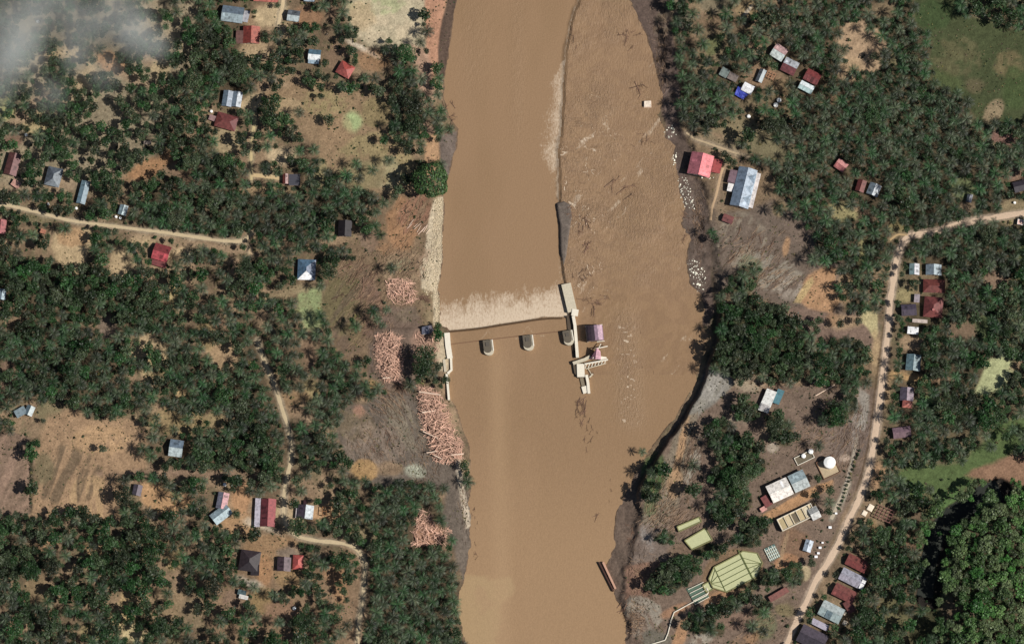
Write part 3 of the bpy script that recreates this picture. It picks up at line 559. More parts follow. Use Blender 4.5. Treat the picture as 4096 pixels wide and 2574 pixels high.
wc *= np.array([.945, .95, .97])
foam_and_glint = np.maximum(foam_and_glint, .9*np.exp(-((WU-2510-.05*(WV-1450))/45)**2)*sstep(.74, .84, vnoise(WU, WV*1.6, 13, 6))*(WV > 1290)*(WV < 1700))  # sun glints on the ripples, painted in as white flecks
for (cx, cy) in ((2112, 1335), (1952, 1352)):
    foam_and_glint = np.maximum(foam_and_glint, .45*sstep(30, 5, np.abs(np.abs(WU-cx)-(WV-cy+30)*.8)*3)*(WV > cy-34)*(WV < cy+6))
x, y = G(WU, WV, Z)
me = mesh_np('river', np.stack([x, y, Z], -1).reshape(-1, 3), grid_faces(*WU.shape), M_WATER, True)
me.flip_normals() if me.polygons[len(me.polygons)//2].normal.z < 0 else None
set_col(me, wc.reshape(-1, 3)); chop = .10+rt*(.35+.65*sstep(.4, .65, fbm(WU, WV, 150, 3, 3)))*sstep(1250, 1000, WV)+.7*np.exp(-((WU-2510-.05*(WV-1450))/55)**2)*sstep(1180, 1280, WV)*sstep(1760, 1640, WV)+.22*np.exp(-((WU-1900+.03*WV)/60)**2)*sstep(480, 250, WV)+.22*np.exp(-((WU-2070)/30)**2)*sstep(700, 450, WV)
set_col(me, np.stack([foam_and_glint.ravel(), chop.ravel(), foam_and_glint.ravel()*0], 1), 'FoamAndGlint'); link('river', me, kind='structure')
# creek water, widened and darkened to stand in for the hill's shadow too
cz = float(land_height(np.array([3755.]), np.array([2150.]), False)[0])
cpts = CREEK; mb_ = MB(); L = []; Rr = []
for i, (u, v) in enumerate(cpts):
    a = cpts[max(i-1, 0)]; b = cpts[min(i+1, len(cpts)-1)]; dx, dy = b[0]-a[0], b[1]-a[1]; n = math.hypot(dx, dy); nx, ny = -dy/n*48, dx/n*48
    L.append((u+nx, v+ny)); Rr.append((u-nx, v-ny))
vs = []
for (a, b) in zip(L, Rr):
    zc = float(ground_z((a[0]+b[0])/2, (a[1]+b[1])/2))+.7
    vs += [(*map(float, G(*a, zc)), zc), (*map(float, G(*b, zc)), zc)]
mb_.add(vs, [(2*i, 2*i+1, 2*i+3, 2*i+2) for i in range(len(L)-1)])
M_CREEK_SHADE = solid((38, 42, 36), .6, .35); mb_.build('creek', M_CREEK_SHADE, kind='structure')

# ------------------------------------------------------------------ roads
def resample(pts, step):
    p = np.array(pts, float); d = np.r_[0, np.cumsum(np.hypot(*np.diff(p, axis=0).T))]; t = np.arange(0, d[-1], step); t = np.r_[t, d[-1]]
    q = np.stack([np.interp(t, d, p[:, 0]), np.interp(t, d, p[:, 1])], 1)
    k = np.ones(5)/5; r = q.copy()
    if len(q) > 8:
        for c in (0, 1): r[2:-2, c] = np.convolve(q[:, c], k, 'valid')
    return r
RN = {'main_road': 'road', 'works_track': 'track', 'left_lane': 'lane', 'lower_lane': 'lane', 'north_lane': 'lane', 'yard_lane': 'lane', 'top_lane': 'lane', 'spur': 'lane'}
for k, (pts, wd, c) in ROADS.items():
    q = resample(pts, 7); d = np.gradient(q, axis=0); n = np.stack([-d[:, 1], d[:, 0]], 1)/np.hypot(d[:, 0], d[:, 1])[:, None]
    jw = 1+.22*(vnoise(q[:, 0], q[:, 1], 22, 3)-.5)*2; vs = []
    for s_ in (-1, -.5, 0, .5, 1):
        e = q+n*(wd*.5*s_*jw)[:, None]; z = ground_z(e[:, 0], e[:, 1])+(.10 if k == 'main_road' else .08)-.05*abs(s_)
        x, y = G(e[:, 0], e[:, 1], z); vs.append(np.stack([x, y, z], -1))
    vs = np.stack(vs, 1); me = mesh_np(RN.get(k, 'path'), vs.reshape(-1, 3), grid_faces(len(q), 5), solid(c, .95, .14), True)
    me.flip_normals() if me.polygons[0].normal.z < 0 else None
    link(RN.get(k, 'path'), me, kind='structure')

# ------------------------------------------------------------------ houses
LANDMARKS = []
OCC = []      # occupied discs (u, v, r)
def occ(u, v, r): OCC.append((u, v, r))
def slab(pts, th):
    """sheet of thickness th from 3 or 4 points counter-clockwise seen from above"""
    n = len(pts); m = MB(); m.add([(x, y, z-th) for x, y, z in pts]+list(pts), [tuple(range(n-1, -1, -1)), tuple(range(n, 2*n))]+[(i, (i+1) % n, n+(i+1) % n, n+i) for i in range(n)]); return m
def house(label, cx, cy, L, W, ang, typ, cA, cB, h=2.7, wall=M_WALL, name='house', cat='house', pitch=24, roofpart='roof', z0=None, extras=(), over=.45, group=None):
    """L along the ridge, W across, in survey px; ang clockwise in the picture. cA: slope on local +Y, cB on -Y"""
    LANDMARKS.append((cx, cy, label))
    occ(cx, cy, math.hypot(L, W)*.42); occ(cx+math.cos(math.radians(ang))*L*.3, cy+math.sin(math.radians(ang))*L*.3, W*.55); occ(cx-math.cos(math.radians(ang))*L*.3, cy-math.sin(math.radians(ang))*L*.3, W*.55)
    gz = float(ground_z(cx, cy+4)) if z0 is None else z0
    L *= S; W *= S; rise = W/2*math.tan(math.radians(pitch)) if typ != 'shed' else W*math.tan(math.radians(8))
    x, y = G(cx, cy, gz+h+rise*.5)
    e = bpy.data.objects.new(name, None); COL.objects.link(e); e.location = (float(x), float(y), gz-.1); e.rotation_euler = (0, 0, -math.radians(ang))
    e['label'] = label; e['category'] = cat
    if group: e['group'] = group
    l, w_ = L/2-over, W/2-over; rr = (W/2-over)/(W/2)*rise
    m = MB()
    if typ == 'gable':
        zz = h+rise-rr
        zz = h; rg = rise*(w_/(W/2)); off = .0
        m.add([(-l,-w_,0),(l,-w_,0),(l,w_,0),(-l,w_,0),(-l,-w_,h+rise-rg-.08),(l,-w_,h+rise-rg-.08),(l,w_,h+rise-rg-.08),(-l,w_,h+rise-rg-.08),(-l,0,h+rise-.1),(l,0,h+rise-.1)],
              [(0,3,2,1),(0,1,5,4),(2,3,7,6),(1,2,6,9,5),(3,0,4,8,7),(4,5,9,8),(6,7,8,9)])
    else: m.box(-l, l, -w_, w_, 0, h-.1)
    m.build('wall', wall, e)
    A, B = L/2, W/2; th = .12
    if typ == 'gable':
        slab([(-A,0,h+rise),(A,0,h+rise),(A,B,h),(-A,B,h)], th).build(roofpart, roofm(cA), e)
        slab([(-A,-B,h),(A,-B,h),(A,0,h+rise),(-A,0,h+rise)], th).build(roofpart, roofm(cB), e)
        r = MB(); r.bar((-A-.02, 0, h+rise+.02), (A+.02, 0, h+rise+.02), .11, n=6); r.build('ridge_cap', roofm(tuple(min(255, int(q*1.12)) for q in cA)), e)
        if L > 6:
            for q_ in range(random.choice((1, 2, 3))):
                sg = random.choice((-1, 1)); x0 = random.uniform(-A+.4, A-2.4); wd_ = random.uniform(.8, 2); t0 = random.uniform(.08, .5); t1 = random.uniform(t0+.25, .97); fz = lambda tt: h+rise*(1-tt)+.05; c_ = cA if sg > 0 else cB; kf = random.choice((.72, .82, 1.12, 1.2))
                P_ = [(x0, sg*B*t0, fz(t0)), (x0+wd_, sg*B*t0, fz(t0)), (x0+wd_, sg*B*t1, fz(t1)), (x0, sg*B*t1, fz(t1))]
                slab(P_ if sg > 0 else P_[::-1], .04).build('roof_panel', roofm(tuple(int(min(255, q*kf)) for q in c_)), e)
    elif typ == 'hip':
        k = min(A*.85, B*.95)
        P = [(-A,-B,h),(A,-B,h),(A,B,h),(-A,B,h)]; R0 = (-A+k,0,h+rise); R1 = (A-k,0,h+rise)
        cE = cA
        slab([P[3], R0, R1, P[2]][::-1], th).build(roofpart, roofm(cA), e); slab([P[0], P[1], R1, R0], th).build(roofpart, roofm(cB), e)
        slab([P[1], P[2], R1], th).build(roofpart, roofm(extras[0] if extras and isinstance(extras[0], tuple) and len(extras[0]) == 3 else cA), e)
        slab([P[3], P[0], R0], th).build(roofpart, roofm(cB), e)
        if R1[0]-R0[0] > .3:
            r = MB(); r.bar((R0[0], 0, h+rise+.02), (R1[0], 0, h+rise+.02), .1, n=6); r.build('ridge_cap', roofm(tuple(min(255, int(q*1.12)) for q in cA)), e)
    elif typ == 'shed':
        slab([(-A,-B,h),(A,-B,h),(A,B,h+rise),(-A,B,h+rise)], th).build(roofpart, roofm(cA), e)
    elif typ == 'flat':
        m = MB(); m.box(-A, A, -B, B, h-.1, h+.12); m.build(roofpart, solid(cA, .8, .15), e)
        m = MB(); m.box(-A, A, -B, -B+.2, h+.12, h+.4); m.box(-A, A, B-.2, B, h+.12, h+.4); m.box(-A, -A+.2, -B+.2, B-.2, h+.12, h+.4); m.box(A-.2, A, -B+.2, B-.2, h+.12, h+.4); m.build('parapet', solid(cB, .8), e)
    # door and windows on the side that faces the bottom of the picture
    if h > 1.9 and min(L, W) > 4:
        a = math.radians(ang); sides = {'-y': (-math.sin(a), math.cos(a)), '+y': (math.sin(a), -math.cos(a)), '+x': (math.cos(a), math.sin(a)), '-x': (-math.cos(a), -math.sin(a))}
        sd_ = max(sides, key=lambda q: sides[q][1]); ln = l if sd_[1] == 'y' else w_
        for nme, c0, hw, za, zb, mt in (('door', 0, .45, 0, 2.0, M_DOOR), ('window', -ln*.55, .5, .9, 1.9, M_WIN), ('window', ln*.55, .5, .9, 1.9, M_WIN)):
            m = MB(); o = (w_ if sd_[1] == 'y' else l); s1, s2 = (o-.02, o+.04) if sd_[0] == '+' else (-o-.04, -o+.02)
            if sd_[1] == 'y': m.box(c0-hw, c0+hw, s1, s2, za+.1, zb+.1)
            else: m.box(s1, s2, c0-hw, c0+hw, za+.1, zb+.1)
            m.build(nme, mt, e)
    return e
def patch(e, x0, x1, y0, y1, z, col, name='roof_panel', slope=0):
    """a lighter or darker sheet lying on a roof, in the house's own metres"""
    m = MB(); m.add([(x0,y0,z),(x1,y0,z),(x1,y1,z+slope*(y1-y0)),(x0,y1,z+slope*(y1-y0)),(x0,y0,z+.06),(x1,y0,z+.06),(x1,y1,z+.06+slope*(y1-y0)),(x0,y1,z+.06+slope*(y1-y0))],
          [(0,3,2,1),(4,5,6,7),(0,1,5,4),(1,2,6,5),(2,3,7,6),(3,0,4,7)]); return m.build(name, roofm(col), e)
BLUE=(134,152,166); PBLUE=(170,188,198); DBLUE=(100,120,136); WHT=(232,236,232); RED=(146,74,66); DRED=(112,62,58); PINK=(206,120,120); LIL=(146,132,140); SLATE=(96,102,108); BLACK=(54,48,48); TEAL=(146,166,166); LWHITE=(206,208,206)
H = house  # slope colours carry sunlight: sun-facing slope paler, far slope darker on many roofs
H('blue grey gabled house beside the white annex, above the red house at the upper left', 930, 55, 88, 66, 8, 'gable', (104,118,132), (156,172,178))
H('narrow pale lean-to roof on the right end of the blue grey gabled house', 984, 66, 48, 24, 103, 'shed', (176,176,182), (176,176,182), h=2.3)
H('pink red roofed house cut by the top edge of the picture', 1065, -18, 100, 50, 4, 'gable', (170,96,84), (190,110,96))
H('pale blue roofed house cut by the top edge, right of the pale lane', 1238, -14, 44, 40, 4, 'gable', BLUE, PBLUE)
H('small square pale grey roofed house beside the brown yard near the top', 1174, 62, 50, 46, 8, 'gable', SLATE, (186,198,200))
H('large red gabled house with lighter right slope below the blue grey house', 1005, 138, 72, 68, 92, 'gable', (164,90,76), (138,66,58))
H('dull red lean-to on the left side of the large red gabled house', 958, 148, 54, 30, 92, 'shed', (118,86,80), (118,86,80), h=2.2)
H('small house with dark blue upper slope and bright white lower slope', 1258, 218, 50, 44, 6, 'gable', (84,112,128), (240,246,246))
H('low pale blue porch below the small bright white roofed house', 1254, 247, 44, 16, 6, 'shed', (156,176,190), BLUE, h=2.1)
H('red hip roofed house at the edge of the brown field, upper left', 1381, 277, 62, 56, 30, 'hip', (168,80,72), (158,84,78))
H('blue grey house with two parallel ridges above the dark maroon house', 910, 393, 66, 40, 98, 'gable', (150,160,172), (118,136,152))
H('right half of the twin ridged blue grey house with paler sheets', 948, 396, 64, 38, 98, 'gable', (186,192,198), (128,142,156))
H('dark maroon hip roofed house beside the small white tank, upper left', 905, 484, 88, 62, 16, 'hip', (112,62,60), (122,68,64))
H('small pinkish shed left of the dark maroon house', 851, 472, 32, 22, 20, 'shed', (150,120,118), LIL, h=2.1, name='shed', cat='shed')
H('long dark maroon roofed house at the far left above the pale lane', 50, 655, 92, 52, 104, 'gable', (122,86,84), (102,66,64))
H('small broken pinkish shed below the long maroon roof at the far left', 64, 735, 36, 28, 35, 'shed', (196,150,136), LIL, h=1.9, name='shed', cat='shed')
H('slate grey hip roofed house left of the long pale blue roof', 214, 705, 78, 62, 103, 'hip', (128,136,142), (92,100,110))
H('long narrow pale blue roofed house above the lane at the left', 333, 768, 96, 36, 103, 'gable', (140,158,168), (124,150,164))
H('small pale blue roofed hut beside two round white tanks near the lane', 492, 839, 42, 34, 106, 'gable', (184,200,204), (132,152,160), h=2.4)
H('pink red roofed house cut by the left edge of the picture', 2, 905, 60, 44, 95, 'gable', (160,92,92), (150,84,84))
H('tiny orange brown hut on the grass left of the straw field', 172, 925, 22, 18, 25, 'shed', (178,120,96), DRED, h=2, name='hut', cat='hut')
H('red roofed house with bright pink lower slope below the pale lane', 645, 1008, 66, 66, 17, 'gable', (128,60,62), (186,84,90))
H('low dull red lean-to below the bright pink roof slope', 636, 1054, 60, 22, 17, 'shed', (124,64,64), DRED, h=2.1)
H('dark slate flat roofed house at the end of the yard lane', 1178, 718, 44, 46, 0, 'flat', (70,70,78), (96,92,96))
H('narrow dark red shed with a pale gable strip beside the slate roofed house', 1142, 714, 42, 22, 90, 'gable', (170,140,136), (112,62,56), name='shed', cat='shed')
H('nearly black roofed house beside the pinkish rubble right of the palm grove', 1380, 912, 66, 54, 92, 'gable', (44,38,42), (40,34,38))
H('blue hip roofed house with sun glare painted white on one end slope', 1226, 1076, 84, 72, 92, 'hip', (130,140,158), (88,116,140), extras=((255,255,255),))  # white end slope puts the sun's glare into the roof colour
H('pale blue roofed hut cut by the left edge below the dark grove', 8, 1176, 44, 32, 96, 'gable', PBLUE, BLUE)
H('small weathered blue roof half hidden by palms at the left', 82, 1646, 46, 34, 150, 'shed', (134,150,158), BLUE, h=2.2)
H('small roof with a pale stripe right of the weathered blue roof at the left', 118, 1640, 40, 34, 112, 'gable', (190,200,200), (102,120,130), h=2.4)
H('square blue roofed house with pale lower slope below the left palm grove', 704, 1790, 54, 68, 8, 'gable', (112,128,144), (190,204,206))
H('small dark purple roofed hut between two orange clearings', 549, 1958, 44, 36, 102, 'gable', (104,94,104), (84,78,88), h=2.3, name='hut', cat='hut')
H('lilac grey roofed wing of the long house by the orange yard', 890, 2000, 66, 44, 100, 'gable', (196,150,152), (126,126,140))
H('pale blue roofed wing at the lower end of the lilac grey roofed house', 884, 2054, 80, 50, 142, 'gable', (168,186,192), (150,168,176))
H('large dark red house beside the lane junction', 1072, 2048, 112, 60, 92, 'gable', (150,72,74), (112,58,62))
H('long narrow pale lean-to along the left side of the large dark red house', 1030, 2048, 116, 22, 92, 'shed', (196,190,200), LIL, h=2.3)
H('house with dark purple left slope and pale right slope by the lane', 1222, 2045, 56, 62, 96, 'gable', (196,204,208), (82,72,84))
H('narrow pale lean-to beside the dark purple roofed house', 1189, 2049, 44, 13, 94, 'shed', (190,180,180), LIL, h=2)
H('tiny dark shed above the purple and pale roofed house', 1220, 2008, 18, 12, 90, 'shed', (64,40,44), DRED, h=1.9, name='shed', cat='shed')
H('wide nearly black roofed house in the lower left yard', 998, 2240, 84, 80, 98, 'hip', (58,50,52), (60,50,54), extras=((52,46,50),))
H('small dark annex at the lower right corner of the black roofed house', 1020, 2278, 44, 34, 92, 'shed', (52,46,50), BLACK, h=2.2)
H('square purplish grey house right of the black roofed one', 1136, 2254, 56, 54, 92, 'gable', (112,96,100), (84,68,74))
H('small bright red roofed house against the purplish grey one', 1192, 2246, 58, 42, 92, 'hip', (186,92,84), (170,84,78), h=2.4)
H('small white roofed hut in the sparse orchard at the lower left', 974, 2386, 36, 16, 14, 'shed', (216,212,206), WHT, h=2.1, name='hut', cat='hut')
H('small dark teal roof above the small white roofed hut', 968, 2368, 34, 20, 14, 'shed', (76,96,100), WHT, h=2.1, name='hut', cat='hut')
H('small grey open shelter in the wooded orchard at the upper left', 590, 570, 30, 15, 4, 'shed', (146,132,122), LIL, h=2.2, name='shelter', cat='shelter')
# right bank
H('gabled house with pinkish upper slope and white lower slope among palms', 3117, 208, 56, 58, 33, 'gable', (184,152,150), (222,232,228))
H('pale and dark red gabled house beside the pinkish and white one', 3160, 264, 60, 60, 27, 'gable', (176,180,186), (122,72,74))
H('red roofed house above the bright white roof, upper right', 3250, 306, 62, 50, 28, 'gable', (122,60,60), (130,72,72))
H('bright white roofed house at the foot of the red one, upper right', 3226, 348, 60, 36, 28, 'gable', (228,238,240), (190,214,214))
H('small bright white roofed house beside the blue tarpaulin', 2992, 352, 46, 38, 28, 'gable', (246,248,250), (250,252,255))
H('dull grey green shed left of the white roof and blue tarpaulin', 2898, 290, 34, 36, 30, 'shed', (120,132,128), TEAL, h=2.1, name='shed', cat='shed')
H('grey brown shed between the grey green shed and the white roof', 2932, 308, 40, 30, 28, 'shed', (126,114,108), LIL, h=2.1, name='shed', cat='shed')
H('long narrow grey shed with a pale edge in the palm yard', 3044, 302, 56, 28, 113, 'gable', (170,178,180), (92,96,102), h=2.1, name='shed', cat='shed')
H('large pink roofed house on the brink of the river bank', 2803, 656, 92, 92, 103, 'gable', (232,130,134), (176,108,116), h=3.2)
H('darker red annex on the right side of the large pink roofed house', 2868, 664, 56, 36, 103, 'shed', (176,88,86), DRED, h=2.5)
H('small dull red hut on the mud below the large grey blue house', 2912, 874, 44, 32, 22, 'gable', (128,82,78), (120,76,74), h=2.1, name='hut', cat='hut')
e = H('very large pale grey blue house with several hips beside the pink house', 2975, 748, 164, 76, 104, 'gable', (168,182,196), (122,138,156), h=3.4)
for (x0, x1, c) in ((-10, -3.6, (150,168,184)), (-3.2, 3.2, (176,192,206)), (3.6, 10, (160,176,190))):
    k = (x1-x0)/2; m = MB(); xm = (x0+x1)/2; m.add([(x0,5.75,3.5),(x1,5.75,3.5),(xm,4.0,5.35),(xm,1.0,5.6),(x0,5.75,3.3),(x1,5.75,3.3),(x0,1.0,3.5),(x1,1.0,3.5)], [(0,1,2),(0,2,3),(1,3,2),(0,3,6),(1,7,3),(4,5,1,0),(6,3,7),(4,0,6),(1,5,7)]); m.build('cross_roof', roofm(c), e)
m = MB(); m.add([(-11,5.4,3.3),(11,5.4,3.3),(11,8.2,2.7),(-11,8.2,2.7),(-11,5.4,3.4),(11,5.4,3.4),(11,8.2,2.8),(-11,8.2,2.8)], [(0,3,2,1),(4,5,6,7),(0,1,5,4),(1,2,6,5),(2,3,7,6),(3,0,4,7)]); m.build('veranda_roof', roofm((214,206,202)), e)
m = MB(); m.box(-10.6, 10.6, 5.0, 8.0, 0, 2.65); m.build('veranda_wall', M_WALL, e)
H('small white roofed annex on the left side of the very large grey house', 2926, 750, 32, 32, 12, 'shed', (234,230,226), WHT, h=2.7)
H('maroon and grey annex roof at the upper left of the very large grey house', 2935, 706, 54, 40, 104, 'shed', (134,110,118), DRED, h=2.8)
H('small pinkish roofed house alone in the palm plantation', 3365, 660, 46, 42, 36, 'gable', (206,146,142), (176,112,110), h=2.5)
H('dark maroon roof touching the small grey blue roof in the plantation', 3444, 742, 50, 36, 108, 'gable', (118,68,62), (104,56,54), h=2.5)
H('small grey blue roofed house with pale ridge in the plantation', 3496, 757, 50, 48, 112, 'gable', (188,194,200), (128,142,152), h=2.6)
H('tiny grey hut beside the green lawn in the right plantation', 3878, 792, 34, 22, 105, 'gable', (150,152,162), SLATE, h=2.1, name='hut', cat='hut')
H('dark roofed house cut by the right edge above the road', 4084, 742, 60, 44, -15, 'gable', (62,56,64), (58,52,60))
H('small pinkish white hut cut by the right edge below the road', 4082, 888, 24, 22, 10, 'flat', (226,190,178), WHT, h=2.1, name='hut', cat='hut')
H('small pale teal roof left of the twin ridged grey roof by the road', 3658, 1075, 46, 40, 92, 'gable', (206,206,210), (140,164,166), h=2.6)
H('grey blue roofed house directly above the dark red roof by the road', 3735, 1077, 44, 62, 92, 'gable', (170,184,190), (134,148,158))
H('dark red hip roofed house below the grey blue roof by the road', 3737, 1142, 88, 54, 2, 'hip', (112,60,54), (118,64,58))
e = H('wide dark red roofed house with one round vent, right of the road', 3734, 1226, 84, 76, 96, 'hip', (122,64,60), (112,60,58))
m = MB(); m.bar((2, 0, 4.6), (2, 0, 5.4), .8, n=12); m.build('vent', solid((176,112,108)), e)
H('dark purple roofed wing left of the wide dark red roof', 3636, 1238, 60, 46, -4, 'gable', (78,70,84), (74,64,78))
H('small pale grey roof beside the wide dark red roof', 3668, 1192, 34, 22, 96, 'shed', (168,156,160), LIL, h=2.4)
H('bright white roofed house by the road below the dark red roofs', 3652, 1320, 44, 30, 6, 'gable', (250,250,250), (252,252,252))
H('long pale concrete shelter above the bright white roofed house', 3680, 1283, 60, 14, 4, 'shed', (196,180,170), LIL, h=2.2, name='shelter', cat='shelter')
H('faded teal roofed house behind the orange yard, right of the road', 3654, 1448, 66, 58, 96, 'gable', (138,156,160), (112,138,146))
H('purple gabled house with ribbed roof right of the road', 3628, 1574, 54, 54, 94, 'gable', (150,134,144), (98,90,104))
H('small pink hip porch at the lower end of the purple gabled house', 3630, 1614, 30, 40, 96, 'hip', (190,118,106), (176,106,98), h=2.3)
H('weathered purple roof half hidden among palms right of the road', 3608, 1727, 72, 44, -8, 'gable', (128,104,114), (118,92,100))
e = H('long white roofed building with blue skylight strip beside the river trees', 3070, 1602, 94, 42, 113, 'shed', (244,244,238), WHT, h=3, name='building', cat='building')
patch(e, 2.4, 6.4, -2.6, 2.6, 3.42, (196,192,190), 'roof_panel', .12)
H('low teal lean-to with glaring panels beside the long white roof', 3114, 1585, 60, 28, 113, 'shed', (96,140,150), TEAL, h=2.5)
e = house('large white roofed hall of the water works', 3119, 1958, 90, 74, -25, 'gable', (236,230,222), (248,240,230), h=4, wall=M_CONCW, name='hall', cat='building', pitch=9)
e = house('grey blue roofed hall adjoining the white roofed hall of the water works', 3196, 1922, 66, 74, -25, 'gable', (150,166,170), (186,194,192), h=3.8, wall=M_CONCW, name='hall', cat='building', pitch=9)
H('dull red annex at the left end of the white roofed hall', 3066, 2002, 46, 30, 60, 'shed', (134,78,76), DRED, h=2.4)
H('small pale pink shed in the rubble left of the white roofed hall', 3054, 2034, 26, 18, -30, 'shed', (206,150,140), LIL, h=2, name='shed', cat='shed')
H('grey white roof at the right end of the beige basins', 3258, 2050, 38, 50, -27, 'gable', (176,178,176), (206,206,202), h=3)
H('small silvery curved roof shed near the road in the water works', 3233, 2181, 48, 32, 108, 'gable', (196,206,216), (176,190,204), h=2.4, name='shed', cat='shed')
H('long dull red roof on the grass below the pond', 3115, 2375, 84, 24, -30, 'shed', (124,74,66), DRED, h=2.2, name='shed', cat='shed')
H('red roofed house at the top of the roadside row, lower right', 3428, 2250, 86, 48, 27, 'gable', (122,70,64), (128,68,64))
e = H('grey corrugated roof with sun glare painted on its white end in the roadside row', 3412, 2312, 104, 52, 27, 'gable', (160,160,172), (172,168,180))
patch(e, 5.4, 7.7, -3.6, 2.0, 3.55, (255,255,255), 'roof_panel', .2)  # white panel paints a patch of sun glare on the roof end
H('second red roof of the roadside row below the grey corrugated roof', 3378, 2370, 92, 52, 27, 'gable', (124,74,68), (130,74,70))
e = H('pale teal roof with grey middle strip in the roadside row', 3326, 2444, 92, 64, 27, 'gable', (176,186,186), (168,184,184))
patch(e, -2.5, 1.2, -4.6, -.4, 2.98, (112,130,138), 'roof_panel', .42)
H('small dark red lean-to right of the pale teal roof', 3398, 2424, 50, 34, 60, 'shed', (112,66,62), DRED, h=2.2)
H('slate purple roofed house at the bottom edge beside the road', 3250, 2550, 110, 74, 27, 'gable', (84,76,86), (70,64,74))
H('pale lilac roof strip above the slate purple house at the bottom edge', 3280, 2496, 70, 24, 27, 'shed', (176,170,184), LIL, h=2.6)
# blue tarpaulin
def G3(u, v, z): x, y = G(u, v, z); return (float(x), float(y), float(z))
def flat_quad(name, pts, z, th, mat, **k):
    m = MB(); m.prism([G3(u, v, z)[:2] for u, v in pts], z-th, z); return m.build(name, mat, **k)
zt = float(ground_z(2968, 385))+1.6
def tarp():
    m = MB(); P = [(2952,345),(3003,372),(2972,398),(2938,378)]; n = 6; vs = []
    for i in range(n+1):
        for j in range(n+1):
            a, b = i/n, j/n; u = (P[0][0]*(1-a)+P[1][0]*a)*(1-b)+(P[3][0]*(1-a)+P[2][0]*a)*b; v = (P[0][1]*(1-a)+P[1][1]*a)*(1-b)+(P[3][1]*(1-a)+P[2][1]*a)*b
            vs.append(G3(u, v, zt+.5*math.sin(a*7)*math.cos(b*5)+.3*random.random()))
    m.add(vs, [(i*(n+1)+j, i*(n+1)+j+1, (i+1)*(n+1)+j+1, (i+1)*(n+1)+j) for i in range(n) for j in range(n)])
    o = m.build('tarpaulin', solid((70,82,176), .5), label='bright blue crumpled tarpaulin spread below the small white roof', cat='tarpaulin'); so_ = o.modifiers.new('s', 'SOLIDIFY'); so_.thickness = .05
tarp(); occ(2970, 375, 34)
# raft on the river
zr = UP+.5; m = MB(); e = link('raft', None, None, G3(2590, 418, UP), 'pale square floating hut on the river near the right bank', 'raft')
m.box(-2.3, 2.3, -2, 2, -.2, .35); m.build('deck', M_PALELOG, e); m = MB(); m.box(-1.9, 1.9, -1.6, 1.6, .35, 1.5); m.build('cabin', M_WALL, e)
slab([(-2.1,-1.9,1.5),(2.2,-1.7,1.5),(2.0,1.9,1.75),(-2.0,1.7,1.75)], .1).build('roof', roofm((240,224,204)), e)
# round tanks and small white things
def tank(u, v, r, hgt, label, group=None, col=(250,250,246), z=None, dome=True):
    gz = float(ground_z(u, v)) if z is None else z; e = link('water_tank', None, None, G3(u, v, gz), label, 'tank', group); R = r*S
    occ(u, v, r+6); LANDMARKS.append((u, v, label))
    m = MB(); m.bar((0,0,0), (0,0,hgt), R, n=20); m.build('tank_shell', solid(col, .5, .05), e)
    m = MB(); n = 20; vs = [(R*math.cos(2*math.pi*i/n)*1.03, R*math.sin(2*math.pi*i/n)*1.03, hgt+.02) for i in range(n)]+[(R*.5*math.cos(2*math.pi*i/n), R*.5*math.sin(2*math.pi*i/n), hgt+R*.2) for i in range(n)]+[(0,0,hgt+R*.26)]
    m.add(vs, [(i, (i+1) % n, n+(i+1) % n, n+i) for i in range(n)]+[(n+i, n+(i+1) % n, 2*n) for i in range(n)]); m.build('tank_lid', solid(col, .45, .04), e)
    return e
tank(465, 868, 5, 1.4, 'left one of two round white tanks below the pale blue hut'); tank(482, 873, 5, 1.4, 'right one of two round white tanks below the pale blue hut')
tank(846, 447, 5.5, 1.5, 'small round white tank beside the dark maroon house'); tank(306, 834, 5, 1.4, 'small round white tank at the lower end of the long pale blue roof')
tank(194, 817, 4, 1.2, 'small round white tank above the pale lane at the left'); tank(899, 1938, 6.5, 1.5, 'round white tank at the top end of the lilac roofed house')
tank(1028, 2090, 8, 1.5, 'round white tank at the lower end of the pale lean-to'); tank(1178, 2432, 7, 1.3, 'small white tank in the lower left clearing')
tank(152, 88, 6, 1.3, 'small white tank under the smoke at the top left'); tank(105, 541, 6, 1.3, 'white tank on brown soil at the upper left'); tank(2995, 467, 7, 1.3, 'pale tank on its own among the right bank palms')
tank(3116, 403, 9, 1.6, 'larger pale tank of a pair in the brown yard, upper right'); tank(3103, 422, 9, 1.5, 'smaller pale tank of a pair in the brown yard, upper right')
tank(4058, 812, 5, 1.3, 'tiny white tank near the right edge above the road')
# tank yard of the water works
def slabthing(label, u, v, L, W, ang, zt, cat, name, mat, rim=None):
    gz = float(ground_z(u, v)); e = link(name, None, None, G3(u, v, gz+zt), label, cat); e.location.z = gz-.1; e.rotation_euler = (0,0,-math.radians(ang)); a, b = L*S/2, W*S/2
    m = MB(); m.box(-a, a, -b, b, 0, zt); m.build('deck', mat, e); occ(u, v, max(L, W)*.55)
    if rim:
        m = MB(); t = .35
        m.box(-a, a, -b, -b+t, zt, zt+.7); m.box(-a, a, b-t, b, zt, zt+.7); m.box(-a, -a+t, -b+t, b-t, zt, zt+.7); m.box(a-t, a, -b+t, b-t, zt, zt+.7); m.build('rim_wall', rim, e)
    return e, gz
e, gz = slabthing('low concrete deck carrying two small white tanks', 3217, 1830, 76, 34, -26, .5, 'deck', 'tank_deck', solid((104,96,80)), M_CONCW)
tank(3214, 1824, 8.5, 1.8, 'left one of two small white tanks on the concrete deck', z=gz+.4); tank(3243, 1806, 9.5, 1.8, 'right one of two small white tanks on the concrete deck', z=gz+.4)
e, gz = slabthing('square concrete base under the big round white tank', 3313, 1868, 74, 76, -25, .6, 'base', 'concrete_pad', solid((176,158,130)), solid((120,88,70)))
